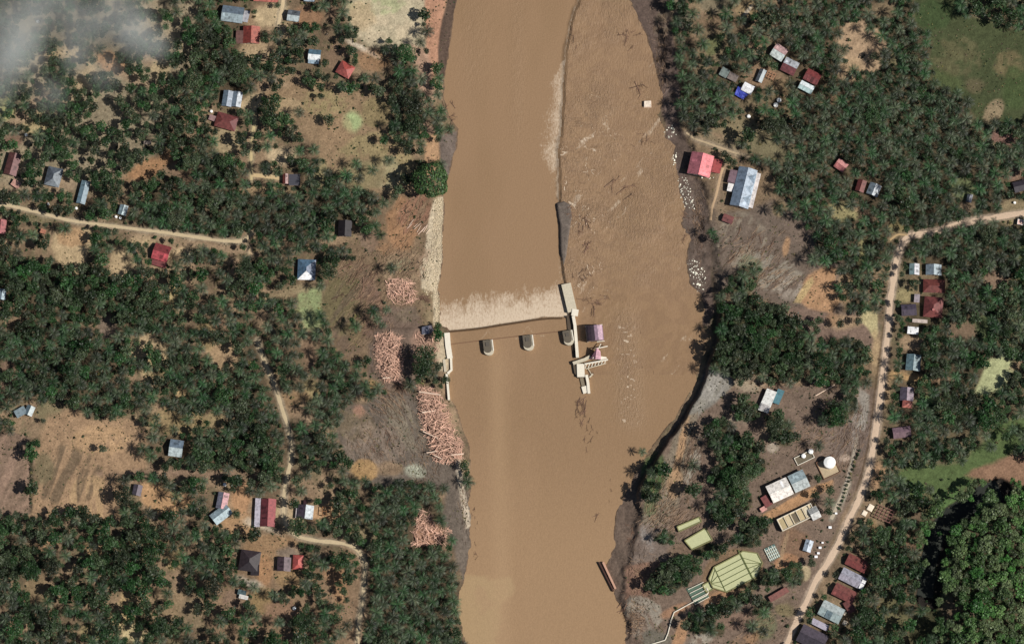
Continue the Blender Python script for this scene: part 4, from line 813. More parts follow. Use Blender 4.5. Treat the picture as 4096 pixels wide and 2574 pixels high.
tank(3317, 1853, 23, 4.5, 'big round white tank of the water works', z=gz+.5)
# beige basins
e, gz = slabthing('row of beige concrete basins below the white roofed hall', 3186, 2067, 150, 52, -26, 2.6, 'basin', 'filter_basin', solid((196,180,150)), M_CONCW)
for i in range(5):
    m = MB(); a = -10.2+i*4; m.box(a, a+2.9, -2.9, 2.9, 2.6, 2.75); m.build('basin_bed', solid([(176,160,124),(198,182,150),(110,100,84),(190,172,136),(206,196,172)][i]), e)
    m = MB(); m.box(a+3.1, a+3.45, -3.3, 3.3, 2.6, 3.5); m.build('divider', M_CONC, e)
# ------------------------------------------------------------------ ponds
def pond(label, poly, walls, extra=None):
    cx = sum(p[0] for p in poly)/len(poly); cy = sum(p[1] for p in poly)/len(poly); gz = float(ground_z(cx, cy)); zz = max(float(ground_z(*p)) for p in poly)+.35
    e = link('settling_pond', None, None, G3(cx, cy, gz), label, 'pond'); o = e.location
    def loc(u, v, z): x, y, q = G3(u, v, z); return (x-o.x, y-o.y, z-o.z)
    P = [loc(u, v, zz)[:2] for u, v in poly]
    m = MB(); m.prism(P, -.6, zz-o.z); m.build('pond_water', M_POND, e)
    for i in range(len(poly)):
        a, b = poly[i], poly[(i+1) % len(poly)]; wallbar(e, loc, a, b, zz+.45, 4, 'rim_wall', M_RIM, 1.2)
    for a, b, wd in walls: wallbar(e, loc, a, b, zz+.28, wd, 'divider', M_DIV, .5)
    for p in poly: occ(*p, 16)
    for i in range(-4, 5):
        for j in range(-3, 4): 
            q = (cx+i*22, cy+j*22)
            if seg_sd(np.array([q[0]]), np.array([q[1]]), poly)[0] < 6: occ(*q, 16)
    return e
def wallbar(e, loc, a, b, zt, wd, name, mat, depth):
    dx, dy = b[0]-a[0], b[1]-a[1]; n = math.hypot(dx, dy); nx, ny = -dy/n*wd/2, dx/n*wd/2
    q = [loc(a[0]+nx, a[1]+ny, zt), loc(b[0]+nx, b[1]+ny, zt), loc(b[0]-nx, b[1]-ny, zt), loc(a[0]-nx, a[1]-ny, zt)]
    m = MB(); m.prism([(x, y) for x, y, z in q], q[0][2]-depth, q[0][2]); m.build(name, mat, e)
M_POND = solid((186,188,146), .45, .14); M_RIM = solid((126,124,84), .8); M_DIV = solid((92,100,60), .8)
pond('small yellow green pond between two tree clumps', [(2738,2160),(2822,2110),(2850,2158),(2768,2196)], [])
pond('narrow yellow green pond above the small pond', [(2708,2104),(2798,2066),(2806,2084),(2716,2124)], [])
big = [(2835,2313),(2856,2266),(2954,2215),(2971,2202),(3030,2211),(3050,2249),(3026,2305),(3009,2315),(2907,2366),(2852,2349)]
def lerp(a, b, t): return (a[0]+(b[0]-a[0])*t, a[1]+(b[1]-a[1])*t)
W = [((2953,2198),(3016,2322),6), ((2856,2266),(2903,2364),3)]
for t in (.2, .4, .6, .8): W.append((lerp((2856,2266),(2903,2364),t), lerp((2960,2212),(3006,2310),t), 2))
for t in (.1, .35, .6, .85): W.append((lerp((2856,2266),(2903,2364),t), (2843,2332), 2))
for t in (.2, .4, .6, .8): W.append((lerp((2962,2208),(3012,2314),t), (3046,2252), 2))
pond('large pointed yellow green settling pond with dividing walls', big, W)
pond('small square yellow green pond at the lower tip of the large pond', [(2810,2338),(2840,2322),(2856,2352),(2826,2368)], [])
gz = float(ground_z(2780, 2380))+.6
e = link('filter_rack', None, None, G3(2780, 2375, gz-.6), 'rack of parallel white pipes beside the lower tip of the pond', 'pipe rack'); o = e.location
def lp(u, v, z): x, y, q = G3(u, v, z); return (x-o.x, y-o.y, z-o.z)
for k in range(5):
    m = MB(); a = (2752+k*7, 2356+k*15); m.bar(lp(*a, gz+.3), lp(a[0]+62-k*1.5, a[1]-30, gz+.3), .22, n=6); m.build('pipe', M_CONCW, e)
m = MB(); m.prism([lp(u, v, gz)[:2] for u, v in [(2744,2352),(2812,2330),(2836,2384),(2780,2416)]], -.2, .35); m.build('bed', solid((88,108,94)), e)
occ(2790, 2375, 50)
m = MB(); pp = [(2826,2350),(2834,2366),(2826,2379),(2760,2412),(2696,2447),(2684,2480),(2672,2530),(2660,2558),(2605,2575),(2540,2590)]
for a, b in zip(pp[:-1], pp[1:]): m.bar(G3(*a, float(ground_z(*a))+.7), G3(*b, float(ground_z(*b))+.7), .32, n=8)
m.build('white_pipe', M_CONCW, label='long white pipeline running from the pond to the bottom edge', cat='pipeline')
for a in pp: occ(*a, 12)
# filter lattice right of the pond
gz = float(ground_z(3088, 2210)); e = link('filter_lattice', None, None, G3(3088, 2210, gz), 'white and teal lattice of filters at the right tip of the pond', 'filter lattice'); e.rotation_euler = (0, 0, math.radians(26)); occ(3088, 2210, 40)
m = MB(); m.box(-3.6, 3.6, -4.2, 4.2, 0, .5); m.build('bed', solid((92,118,112)), e)
for i in range(6):
    m = MB(); m.box(-3.3+i*1.2, -2.9+i*1.2, -4, 4-1.1*(i % 2), .5, .9); m.build('filter_bar', M_CONCW, e)
for i in range(4):
    m = MB(); m.box(-3.4, 3.4, -3.4+i*2, -3.1+i*2, .92, 1.1); m.build('cross_bar', solid((206,222,216)), e)
# white sheets on posts standing in for sun glare along the road
for i, (u, v, a) in enumerate([(3344,2053,9),(3320,2109,12),(3290,2170,8),(3280,2190,11),(3273,2212,10),(3264,2226,12)]):
    gz = float(ground_z(u, v)); e = link('white_sheet', None, None, G3(u, v, gz), ['small white sheet on posts, highest by the roadside track','small white sheet on posts below the highest roadside one','third white roadside sheet, above the close lower three','fourth white roadside sheet, first of the close lower three','fifth white roadside sheet, middle of the close lower three','lowest white roadside sheet on posts'][i], 'sheet'); h_ = a*S/2
    m = MB(); m.box(-h_, h_, -h_*.8, h_*.8, 1.2, 1.28); m.build('sheet', solid((252,252,252), .5, .02), e)
    for sx in (-1, 1): m = MB(); m.bar((sx*h_*.8, 0, 0), (sx*h_*.8, 0, 1.2), .05); m.build('post', M_BARK, e)
    occ(u, v, 10)
# wooden house frames
def frame(label, u, v, L, W, ang, n1, n2, col):
    gz = float(ground_z(u, v)); e = link('timber_shelter', None, None, G3(u, v, gz), label, 'frame'); e.rotation_euler = (0,0,-math.radians(ang)); a, b = L*S/2, W*S/2; mt = solid(col, .9); occ(u, v, max(L, W)*.55)
    for i in range(n1): m = MB(); x = -a+2*a*i/(n1-1); m.box(x-.16, x+.16, -b, b, 2.3, 2.6); m.build('rafter', mt, e)
    for i in range(n2): m = MB(); y = -b+2*b*i/(n2-1); m.box(-a, a, y-.16, y+.16, 2.62, 2.9); m.build('beam', mt, e)
    for x in (-a, a):
        for y in (-b, b): m = MB(); m.box(x-.15, x+.15, y-.15, y+.15, 0, 2.3); m.build('post', mt, e)
frame('open brown timber house frame right of the road, lower right', 3543, 2060, 82, 50, 24, 6, 5, (134,96,88)); frame('small open timber frame in the yard at the upper right', 3082, 304, 34, 26, 28, 4, 3, (170,126,98)); frame('low timber frame on the orange yard by the lane', 1306, 2046, 34, 32, 92, 3, 3, (150,110,76))
for (u, v, L, W, lb) in ((3482,2030,26,22,'larger white concrete slab left of the timber frame'),(3458,2052,20,18,'smaller white concrete slab left of the timber frame'),(3379,2452,14,9,'small white box right of the pale teal roof'),(3379,2490,18,17,'bright white box below the dark red lean-to')):
    gz = float(ground_z(u, v)); m = MB(); a, b = L*S/2, W*S/2; m.box(-a, a, -b, b, -.1, .8); m.box(-a*.8, a*.8, -b*.8, b*.8, .8, .95)
    o = m.build('concrete_slab', solid((240,226,204)), label=lb, cat='slab'); o.location = G3(u, v, gz); o.rotation_euler = (0,0,math.radians(60)); occ(u, v, 14)

# ------------------------------------------------------------------ weir, piers, gatehouse
def wall_line(e, pts, wd, z0, z1, name, mat):
    o = e.location; m = MB(); w_ = wd*S/2
    P = [Vector(G3(u, v, z1))-Vector((o.x, o.y, 0)) for u, v in pts]
    lf, rg = [], []
    for i, p in enumerate(P):
        d = (P[min(i+1, len(P)-1)]-P[max(i-1, 0)]); d.z = 0; d.normalize(); n = Vector((-d.y, d.x, 0)); lf.append(p+n*w_); rg.append(p-n*w_)
    n = len(P); vs = [(p.x, p.y, z0-o.z) for p in lf]+[(p.x, p.y, z0-o.z) for p in rg]+[(p.x, p.y, z1-o.z) for p in lf]+[(p.x, p.y, z1-o.z) for p in rg]
    f = []
    for i in range(n-1): f += [(2*n+i, 3*n+i, 3*n+i+1, 2*n+i+1), (i, 2*n+i, 2*n+i+1, i+1), (n+i, n+i+1, 3*n+i+1, 3*n+i)]
    f += [(0, n, 3*n, 2*n), (n-1, 3*n-1, 4*n-1, 2*n-1)][0:1]+[(n-1, 3*n-1, 4*n-1, 2*n-1)]
    m.add(vs, f); return m.build(name, mat, e)
e = link('weir', None, None, G3(2020, 1300, 0), 'long low weir across the river with white water spilling over its far side', 'weir')
wall_line(e, [(u, v+2) for u, v in resample(CREST[1:-1], 30)], 7, -1.5, UP+.1, 'crest', solid((84,64,44), .6))
wall_line(e, [(1802,1376),(1930,1360),(2050,1346),(2150,1334),(2257,1323)], 4, -1.5, UP+.07, 'sill_beam', solid((120,92,70), .6))
def pier(label, u, v, L, W, ang, hz):
    z = UP; e = link('pier', None, None, G3(u, v, z+hz), label, 'pier'); e.location.z = z; e.rotation_euler = (0,0,-math.radians(ang)); a, b = L*S/2, W*S/2
    n = 8; poly = [(a, -b), (a, b)]+[(-a+b*.9-math.cos(math.pi*(k/n-.5))*b*.9, b*math.sin(math.pi*(.5-k/n))) for k in range(n+1)]
    m = MB(); m.prism(poly, -2.5, hz); m.build('shaft', M_CONC, e)
    m = MB(); m.prism([(x*.84+a*.14, y*.8+b*.18) for x, y in poly], hz, hz+.16); m.build('top', solid((98,90,78)), e)
    m = MB(); m.box(-a*.5, a*.96, -b*1.02, -b*.8, hz-.2, hz+.4); m.build('parapet', M_CONCW, e)  # white strip paints the pier's sunlit right edge
    m = MB(); m.box(a*.2, a*.7, -b*.2, b*.5, hz+.16, hz+.5); m.build('plinth', solid((90,84,76)), e)
pier('left one of two grey river piers with rounded lower ends', 1954, 1389, 62, 40, -97, 2.6)
pier('right one of two grey river piers with rounded lower ends', 2114, 1370, 62, 42, -97, 2.6)
pier('grey pier joined to the long white guide wall', 2274, 1350, 60, 40, -100, 3.0)
e = link('guide_wall', None, None, G3(2300, 1350, 0), 'long cream guide wall right of the weir', 'wall')
wall_line(e, [(2264,1134),(2277,1190),(2290,1245)], 38, -1.5, 2.5, 'rubble_top', M_CONC)
wall_line(e, [(2302,1236),(2298,1262)], 26, -1.5, 2.9, 'buttress', M_CONCW)
wall_line(e, [(2293,1262),(2300,1300),(2304,1350),(2310,1428)], 12, -1.5, 3.9, 'wall_top', M_CONCW)
wall_line(e, [(2276,1262),(2281,1318)], 20, -1.5, 2.0, 'shadow_ledge', solid((84,72,60)))  # dark strip painting the guide wall's shadow along its left side
wall_line(e, [(2291,1378),(2299,1430)], 9, -1.5, 2.0, 'shadow_ledge', solid((84,72,60)))  # lower stretch of the painted wall shadow
e = link('gate_platform', None, None, G3(2330, 1480, 0), 'cream concrete gate platform below the guide wall with a broken tail', 'platform')
wall_line(e, [(2292,1452),(2340,1436),(2362,1424)], 12, -1.5, 4.0, 'beam', M_CONC)
wall_line(e, [(2322,1454),(2324,1506)], 30, -1.5, 3.6, 'box', M_CONCW)
wall_line(e, [(2296,1456),(2302,1490),(2318,1508)], 9, -1.5, 2.8, 'side_wall', solid((90,80,68)))
wall_line(e, [(2346,1498),(2352,1530),(2356,1572)], 11, -1.5, 2.9, 'tail_wall', M_CONCW)
wall_line(e, [(2326,1510),(2334,1545)], 14, -1.5, 2.0, 'apron', solid((126,116,98)))
wall_line(e, [(2338,1543),(2346,1570)], 26, -1.5, 2.4, 'tail_block', M_CONCW)
wall_line(e, [(2358,1508),(2372,1494)], 5, -1.5, 2.2, 'rib', M_CONC)
# lattice beam
e = link('lattice_bridge', None, None, G3(2385, 1445, 3.6), 'pale ladder like bridge beam with broken ribs below the purple roofs', 'bridge')
o = e.location
def LB(u, v, z): x, y, q = G3(u, v, z); return (x-o.x, y-o.y, z-o.z)
m = MB(); m.bar(LB(2338,1455,3.8), LB(2432,1437,3.8), .55, n=6); m.build('chord', M_CONCW, e)
m = MB(); m.bar(LB(2344,1474,3.4), LB(2424,1452,3.4), .3, n=6); m.build('chord', M_CONC, e)
for i in range(7):
    u = 2346+i*13; v = 1453-i*2.6; m = MB(); m.bar(LB(u, v, 3.8), LB(u-6, v+20-i, 3.2), .26, n=5); m.build('rib', M_CONCW, e)
m = MB(); m.bar(LB(2352,1474,2.2), LB(2368,1500,2.0), .25); m.build('loose_bar', M_CONC, e)
# purple gatehouses
PUR = (158,132,142)
def gatehouse(label, u, v, L, W, ang, hz, legs=True):
    e = link('gatehouse', None, None, G3(u, v, UP+hz), label, 'gatehouse'); e.location.z = UP; e.rotation_euler = (0,0,-math.radians(ang)); a, b = L*S/2, W*S/2
    n = 8; prev = None
    for k in range(n):   # arched sheet roof, eight strips
        t0, t1 = math.pi*(k/n), math.pi*((k+1)/n); y0, y1 = b*math.cos(t0), b*math.cos(t1); z0, z1 = hz+2.5*math.sin(t0), hz+2.5*math.sin(t1)
        c = (196,164,178) if k in (1, 2) else ((140,116,132) if k in (0, 3) else (64,52,60))  # sunlit strips pale, shaded strips near black: light painted into the colours
        slab([(-a,y0,z0),(-a,y1,z1),(a,y1,z1),(a,y0,z0)], .1).build('roof_strip', roofm(c), e)
    m = MB(); m.box(-a+.5, a-.5, -b+.4, b-.4, hz-2.2, hz); m.build('wall', solid((150,130,130)), e)
    if legs:
        for sx in (-1, 1):
            for sy in (-1, 1): m = MB(); m.box(sx*(a-.9)-.35, sx*(a-.9)+.35, sy*(b-.9)-.35, sy*(b-.9)+.35, -2, hz-2.2); m.build('column', M_CONC, e)
    return e
e = gatehouse('purple arched gatehouse roof standing in the river', 2378, 1333, 62, 70, 84, 5.2)
m = MB(); m.box(-5.3, -4.8, -5.2, 5.4, 3.9, 4.3); m.box(4.7, 5.1, 1.0, 5.6, 3.6, 4.0); m.build('balcony', M_CONCW, e)
e = link('gatehouse', None, None, G3(2384, 1414, UP+4.5), 'smaller broken mauve peaked roof below the arched gatehouse', 'gatehouse'); e.location.z = UP
slab([(-3.6,-3.4,3.6),(-.4,-3.2,4.0),(.6,3.4,6.6),(-1.0,1.2,5.2)], .1).build('roof', roofm((96,64,76)), e); slab([(-.4,-3.2,4.0),(3.0,-3.0,3.2),(2.6,1.6,4.2),(.6,3.4,6.6)], .1).build('roof', roofm((206,160,172)), e)
m = MB(); m.box(-2.4, 2.2, -2.6, .6, -2, 3.1); m.build('wall', solid((128,104,104)), e)
slab([(2.8,-3.4,3.0),(6.6,-2.4,2.4),(6.2,-1.6,2.5),(2.7,-1.2,3.1)], .12).build('awning', M_CONCW, e)
m = MB(); m.bar((-1, 3, 4.4), (7, 5, 2.8), .3); m.bar((-2, -3, 4.3), (3, 6.5, 2.8), .25); m.build('brace', M_CONCW, e)
# left abutment walls
e = link('abutment_wall', None, None, G3(1800, 1430, 0), 'cream abutment wall at the left end of the weir', 'wall')
wall_line(e, [(1788,1330),(1792,1380),(1800,1432)], 22, -1, 3.2, 'wall_block', M_CONCW)
wall_line(e, [(1804,1432),(1806,1478),(1790,1492)], 9, -1, 2.6, 'curved_wall', M_CONCW)
wall_line(e, [(1776,1436),(1782,1486)], 10, -1, 3.2, 'inner_wall', M_CONC)
wall_line(e, [(1786,1494),(1791,1540),(1796,1598)], 9, -1, 3.4, 'tail_wall', M_CONCW)
occ(1795, 1400, 30); occ(1790, 1500, 20); occ(1790,1560,14)
e = link('ruined_hut', None, None, G3(1706, 1322, 4), 'collapsed blue grey roof of a hut at the left end of the weir', 'hut'); gz = float(ground_z(1706, 1330)); e.location.z = gz; e.rotation_euler = (0,0,.3)
slab([(-3.4,-1.5,1.6),(1,-2.8,2.6),(2.2,2.2,3),(-2,2.8,1.6)], .1).build('roof', roofm((118,120,134)), e); slab([(1,-2.8,2.6),(4,-1.6,1.0),(4.2,2.0,1.2),(2.2,2.2,3)], .1).build('roof', roofm((92,86,96)), e)
m = MB(); m.box(-2.5, 2.6, -2, 2, 0, 1.2); m.build('wall', M_WALL, e); occ(1706, 1322, 28)
# training wall at lower right bank
e = link('training_wall', None, None, G3(2425, 2300, UP), 'long brown double plank wall leaning along the right waterline', 'wall')
wall_line(e, [(2396,2246),(2454,2362)], 6, 0, 2.9, 'plank', solid((74,52,46))); wall_line(e, [(2412,2246),(2462,2352)], 8, 0, 3.3, 'plank', solid((190,150,128)))

# ------------------------------------------------------------------ logs, driftwood, rocks
def log_mesh(name, n=6, bent=0, mat=M_LOG):
    m = MB(); m.bar((-.5, 0, 0), (.0, bent, 0), 1, .92, n); m.bar((.0, bent, 0), (.5, 0, 0), .92, .7, n); return m.mesh(name, mat)
LOGS = [log_mesh('log', 6, b) for b in (0, .02, -.03)]; LOGP = [log_mesh('log', 6, b, M_PALELOG) for b in (0, .02)]
def inside(poly, u, v): return seg_sd(np.array([float(u)]), np.array([float(v)]), poly)[0]
PILES = [
 ([(1548,1135),(1580,1112),(1640,1130),(1668,1170),(1650,1212),(1600,1216),(1560,1180)], 34, 150, 30, 45, 'small salmon log pile on the left bank above the weir', 1.9),
 ([(1515,1340),(1560,1330),(1595,1350),(1600,1420),(1612,1470),(1590,1520),(1550,1526),(1525,1490),(1512,1430),(1502,1390)], 70, 300, 20, 60, 'salmon log heap nearest the palm grove on the left bank', 2.2),
 ([(1676,1545),(1720,1556),(1763,1590),(1789,1650),(1800,1700),(1850,1790),(1842,1833),(1800,1850),(1746,1846),(1730,1790),(1704,1714),(1674,1630)], 130, 620, 5, 55, 'longest salmon log pile below the weir', 3.0),
 ([(1668,2060),(1690,2032),(1712,2034),(1720,2090),(1760,2120),(1800,2110),(1790,2160),(1740,2185),(1690,2180),(1642,2182),(1660,2120)], 42, 130, 25, 65, 'salmon log heap inside the lower palm plantation', 1.8),
 ([(1660,1345),(1700,1330),(1760,1370),(1765,1420),(1745,1440),(1720,1390),(1670,1380)], 10, 22, 35, 50, 'scattered salmon logs beside the weir abutment', 1.2),
]
stuff = MB()
for poly, nobj, nst, a0, spread, lb, hmax in PILES:
    us = [p[0] for p in poly]; vs_ = [p[1] for p in poly]; dmin = min(seg_sd(np.array([sum(us)/len(us)]), np.array([sum(vs_)/len(vs_)]), poly)[0], -18)
    k = 0; tries = 0
    if 'plantation' not in lb:
        for p in poly: occ(*p, 10)
    nst = int(nst*1.8)
    while k < nobj+nst and tries < 20000:
        tries += 1; u = random.uniform(min(us), max(us)); v = random.uniform(min(vs_), max(vs_)); d = inside(poly, u, v)
        if d > -6+random.random()*20: continue
        if k % 7 == 0 and ('plantation' not in lb or k % 21 == 0): occ(u, v, 18)
        top = k < nobj; f = min(1, max(0, -d/22)); gz = float(ground_z(u, v))
        z = gz+.25+hmax*f*(1.0 if top else random.random()); ln = random.uniform(2.4, 5.6) if top else random.uniform(1.8, 4.8); r = random.uniform(.13, .26) if top else random.uniform(.08, .22)
        ang = math.radians(-a0+random.gauss(0, spread)); pt = random.gauss(0, .12)
        if top:
            o = link('log', random.choice(LOGS), None, G3(u, v, z), 'pale stripped log on the '+lb, 'log', 'logs of the '+lb)
            o.scale = (ln, r, r); o.rotation_euler = (0, pt, ang)
        else:
            c = Vector(G3(u, v, z)); d_ = Vector((math.cos(ang)*math.cos(pt), math.sin(ang)*math.cos(pt), -math.sin(pt)))*ln/2; stuff.bar(c-d_, c+d_, r, r*.75, 4)
        k += 1
stuff.build('heaped_logs', M_LOG, kind='stuff', label='salmon coloured logs heaped in piles on the left bank')
for (u, v, ln, r, a, lb) in [(1720,1572,88,.45,8,'long pale trunk across the top of the longest log pile'),(1715,1645,54,.5,-8,'second long pale trunk lying across the longest log pile'),(1830,1816,50,.5,-5,'thick pale trunk end jutting towards the river at the foot of the longest pile'),
                         (1728,1806,44,.35,-10,'thin pale trunk jutting left from the foot of the longest pile'),(1722,1738,66,.35,25,'pale trunk slanting along the left edge of the longest pile'),(1755,1828,40,.35,25,'short pale trunk at the bottom of the longest pile'),
                         (1546,1510,30,.4,-4,'pale trunk at the foot of the heap nearest the palm grove'),(3280,1510,70,.35,-38,'upper one of two long pale logs in the works yard'),(3300,1560,90,.35,-30,'lower one of two long pale logs in the works yard')]:
    o = link('log', random.choice(LOGP), None, G3(u, v, float(ground_z(u, v))+(2.9 if u < 2000 else .35)), lb, 'log'); o.scale = (ln*S, r, r); o.rotation_euler = (0, .03, -math.radians(a))
# logs stranded on the slope below the round tree
for i in range(9):
    u = 1640+i*9+random.uniform(-4, 4); v = 880+random.uniform(-20, 26)+i*5; o = link('log', random.choice(LOGP), None, G3(u, v, float(ground_z(u, v))+.3), 'pale log lying slantwise on the slope below the big round tree', 'log', 'logs on the slope below the big round tree')
    o.scale = (random.uniform(3, 6), .2, .2); o.rotation_euler = (0, 0, math.radians(52+random.uniform(-12, 12)))
# bare dead trees washed into the river
def snag_mesh():
    m = MB(); m.bar((-.5, 0, 0), (.5, .04, .1), .035, .015, 5)
    for i in range(9):
        x = random.uniform(-.25, .5); a = random.choice((-1, 1))*random.uniform(.4, 1.3); l = random.uniform(.15, .4)
        e_ = (x+l*math.cos(a), l*math.sin(a), random.uniform(-.02, .12)); m.bar((x, 0, .03), e_, .014, .006, 4)
        m.bar(e_, (e_[0]+.1*math.cos(a+.7), e_[1]+.1*math.sin(a+.7), e_[2]), .007, .004, 3)
    for i in range(4): a = math.pi+random.uniform(-1, 1); m.bar((-.5, 0, 0), (-.5+.1*math.cos(a), .1*math.sin(a), random.uniform(0, .08)), .018, .006, 3)
    return m.mesh('dead_tree', M_TWIG)
SN = [snag_mesh() for _ in range(5)]
def snags(n, cx, cy, rx, ry, size, where, a0=None, z=None, sp=.8, up=.1):
    for i in range(n):
        u = random.gauss(cx, rx*.5); v = random.gauss(cy, ry*.5); zz = (float(water_level(np.array([u]), np.array([v]))[0]) if z is None else z); zz = max(zz, float(ground_z(u, v)))+up
        o = link('dead_tree', random.choice(SN), None, G3(u, v, zz), 'bare brown dead tree stranded '+where, 'dead tree', 'dead trees '+where); s_ = random.uniform(.45, 1.0)*size*S
        o.scale = (s_, s_, s_*.8); a = random.uniform(0, 360) if a0 is None else a0+random.gauss(0, 25); o.rotation_euler = (0, random.uniform(-.05, .05), -math.radians(a))
snags(14, 2330, 940, 26, 90, 46, 'beside the mud bar in mid river'); snags(4, 2280, 850, 10, 40, 34, 'on the mud bar in mid river'); snags(10, 2345, 1095, 60, 40, 34, 'in the channel below the mud bar'); snags(8, 2390, 1200, 70, 22, 44, 'right of the cream guide wall', 20)
snags(4, 2372, 1250, 10, 30, 40, 'above the purple gatehouse', 92); snags(22, 2322, 1640, 26, 60, 34, 'below the gate platform tail', 100); snags(8, 2362, 1740, 26, 60, 26, 'far below the gate platform', 110); snags(6, 2360,1500,14,20,30,'against the gate platform')
snags(8, 2520, 150, 40, 60, 40, 'in the shallows near the top of the right bank'); snags(3, 2555, 350, 20, 10, 60, 'near the floating hut', 20); snags(8, 2570, 560, 60, 60, 30, 'off the pink roofed house'); snags(7, 2480, 760, 60, 70, 50, 'in the rippled right channel', -50)
snags(5, 2290, 190, 14, 80, 34, 'along the submerged wall at the top', 80); snags(8, 1900, 2120, 8, 110, 16, 'in a line along the left bank below the weir', 80); snags(3, 1905, 2220, 10, 16, 20, 'at the lower left waterline'); snags(2, 2380, 2070, 14, 10, 40, 'drifting alone in the lower river', -40)
snags(5, 2440, 1960, 10, 60, 12, 'off the lower right bank', 80); snags(7, 1790, 470, 30, 50, 60, 'on the left bank bend near the top', -70); snags(4, 1600, 1540, 30, 40, 70, 'beside the palm grove log heap', 55); snags(16, 1450, 1120, 80, 90, 60, 'flattened on the brown slope', -45)
snags(14, 1540, 1750, 110, 100, 34, 'scattered on the grey debris flat', 55); snags(8, 2530, 2130, 30, 60, 34, 'on the mud of the lower right bank'); snags(10, 2500, 2440, 20, 80, 40, 'at the lower right waterline'); snags(8, 2740, 900, 16, 60, 36, 'on the mud by the white rocks'); snags(6, 1700, 1190, 30, 14, 60, 'beside the small log pile', 30)
snags(10, 2960, 960, 90, 90, 36, 'on the debris field below the large grey house', -50); snags(10, 2395, 1400, 24, 40, 30, 'against the broken purple gable'); snags(6,2560,1470,60,140,14,'in the ripples of the right channel')
# rocks
def rock_mesh():
    bm = bmesh.new(); bmesh.ops.create_icosphere(bm, subdivisions=1, radius=1)
    for v in bm.verts: v.co *= random.uniform(.75, 1.15)
    me = bpy.data.meshes.new('rock'); bm.to_mesh(me); bm.free(); me.materials.append(M_ROCK); return me
RK = [rock_mesh() for _ in range(4)]
def rocks(n, poly, smin, smax, where, zadd=0):
    us = [p[0] for p in poly]; vs_ = [p[1] for p in poly]; k = 0
    while k < n:
        u = random.uniform(min(us), max(us)); v = random.uniform(min(vs_), max(vs_))
        if inside(poly, u, v) > 0: continue
        k += 1; s_ = random.uniform(smin, smax)*(1.7 if random.random() < .1 else 1); z = max(float(ground_z(u, v)), float(water_level(np.array([u]), np.array([v]))[0]))
        o = link('rock', random.choice(RK), None, G3(u, v, z+zadd), 'pale angular rock '+where, 'rock', 'pale rocks '+where); o.scale = (s_, s_*random.uniform(.6, .9), s_*.6); o.rotation_euler = (0, 0, random.uniform(0, 6))
c1 = [(2708,705),(2745,712),(2765,760),(2785,825),(2776,842),(2742,835),(2722,790)]; c2 = [(2748,1040),(2790,1032),(2815,1070),(2828,1130),(2812,1165),(2790,1168),(2760,1110)]
rocks(70, c1, .2, .6, 'on the right shore below the pink roof'); rocks(62, c2, .2, .58, 'on the right shore above the tree clump'); rocks(20, [(2650,520),(2690,500),(2705,540),(2680,560)], .3, .75, 'on the shore near the river path'); rocks(12, [(2686,620),(2706,610),(2710,650),(2694,660)], .3, .6, 'beside the pink roofed house')
rocks(16, [(2775,690),(2860,700),(2860,722),(2800,712)], .3, .6, 'along the foot of the pink roofed house')
for c in (c1, c2): 
    for p in c: occ(*p, 14)
# driftwood sticks strewn over the debris flats
def sticks(name, mat, regs, label):
    v_ = []; f_ = []
    for (cx, cy, rx, ry, n, a0, sp, l0, l1, w_) in regs:
        q = rng.normal(0, .5, (n, 2)); uu = cx+q[:, 0]*rx; vv = cy+q[:, 1]*ry; zz = ground_z(uu, vv)+.12; X_, Y_ = G(uu, vv, zz); an = np.radians(-a0+rng.normal(0, sp, n)); ln = rng.uniform(l0, l1, n)*S/2; wd = rng.uniform(.4, 1, n)*w_
        ok = (uu < line_at(LEFT, vv)-2) | (uu > line_at(RIGHT, vv)+2)
        for i in np.nonzero(ok)[0]:
            dx, dy = math.cos(an[i])*ln[i], math.sin(an[i])*ln[i]; nx, ny = -math.sin(an[i])*wd[i], math.cos(an[i])*wd[i]; x, y, z = X_[i], Y_[i], zz[i]; k = len(v_)
            v_ += [(x-dx-nx, y-dy-ny, z-.1), (x-dx+nx, y-dy+ny, z-.1), (x-dx, y-dy, z+wd[i]), (x+dx-nx*.6, y+dy-ny*.6, z-.1), (x+dx+nx*.6, y+dy+ny*.6, z-.1), (x+dx, y+dy, z+wd[i]*.7)]
            f_ += [(k+1, k+2, k+5, k+4), (k+2, k, k+3, k+5)]
    link(name, mesh_np(name, v_, f_, mat), kind='stuff', label=label)
SR = [(1480,1220,110,180,260,-50,14,14,46),(1610,1050,90,90,260,-52,18,12,36),(1430,1120,90,120,90,-45,20,12,30),(1650,860,60,70,90,-55,15,14,36),(1560,1600,80,90,180,50,16,16,44),(1520,1780,170,110,220,60,24,8,30),(1700,1800,80,160,160,62,18,10,36),
      (3000,1020,130,120,150,-48,16,14,44),(3080,1110,110,60,120,-35,14,14,44),(2700,2060,120,60,180,-38,14,16,44),(2640,1980,60,120,120,-70,12,14,40),(2760,1820,50,140,160,-72,12,14,36),(2900,1850,60,80,80,-60,25,10,26),(3400,1720,70,160,160,-72,18,10,36),
      (3260,1740,120,80,160,-40,25,8,26),(2560,2300,60,120,130,60,40,8,30),(2540,2470,50,70,220,20,50,8,26),(2790,880,24,160,160,80,30,8,26),(2640,220,30,200,200,75,25,10,30),(3080,1520,90,40,120,-30,25,10,36),(2870,2420,60,40,60,-25,30,8,20),(3030,2500,140,60,90,-35,20,10,40),(1850,2000,20,140,80,80,12,8,20),(1540,1400,60,100,160,85,12,14,44),(3330,1500,100,60,160,-40,16,14,44)]
sticks('driftwood', plain('pale_driftwood', (170,142,116), .85, .25, .4), [(r[:4]+(int(r[4]*.6),)+r[5:]+(.12,)) for r in SR], 'pale driftwood sticks strewn over the flooded banks')
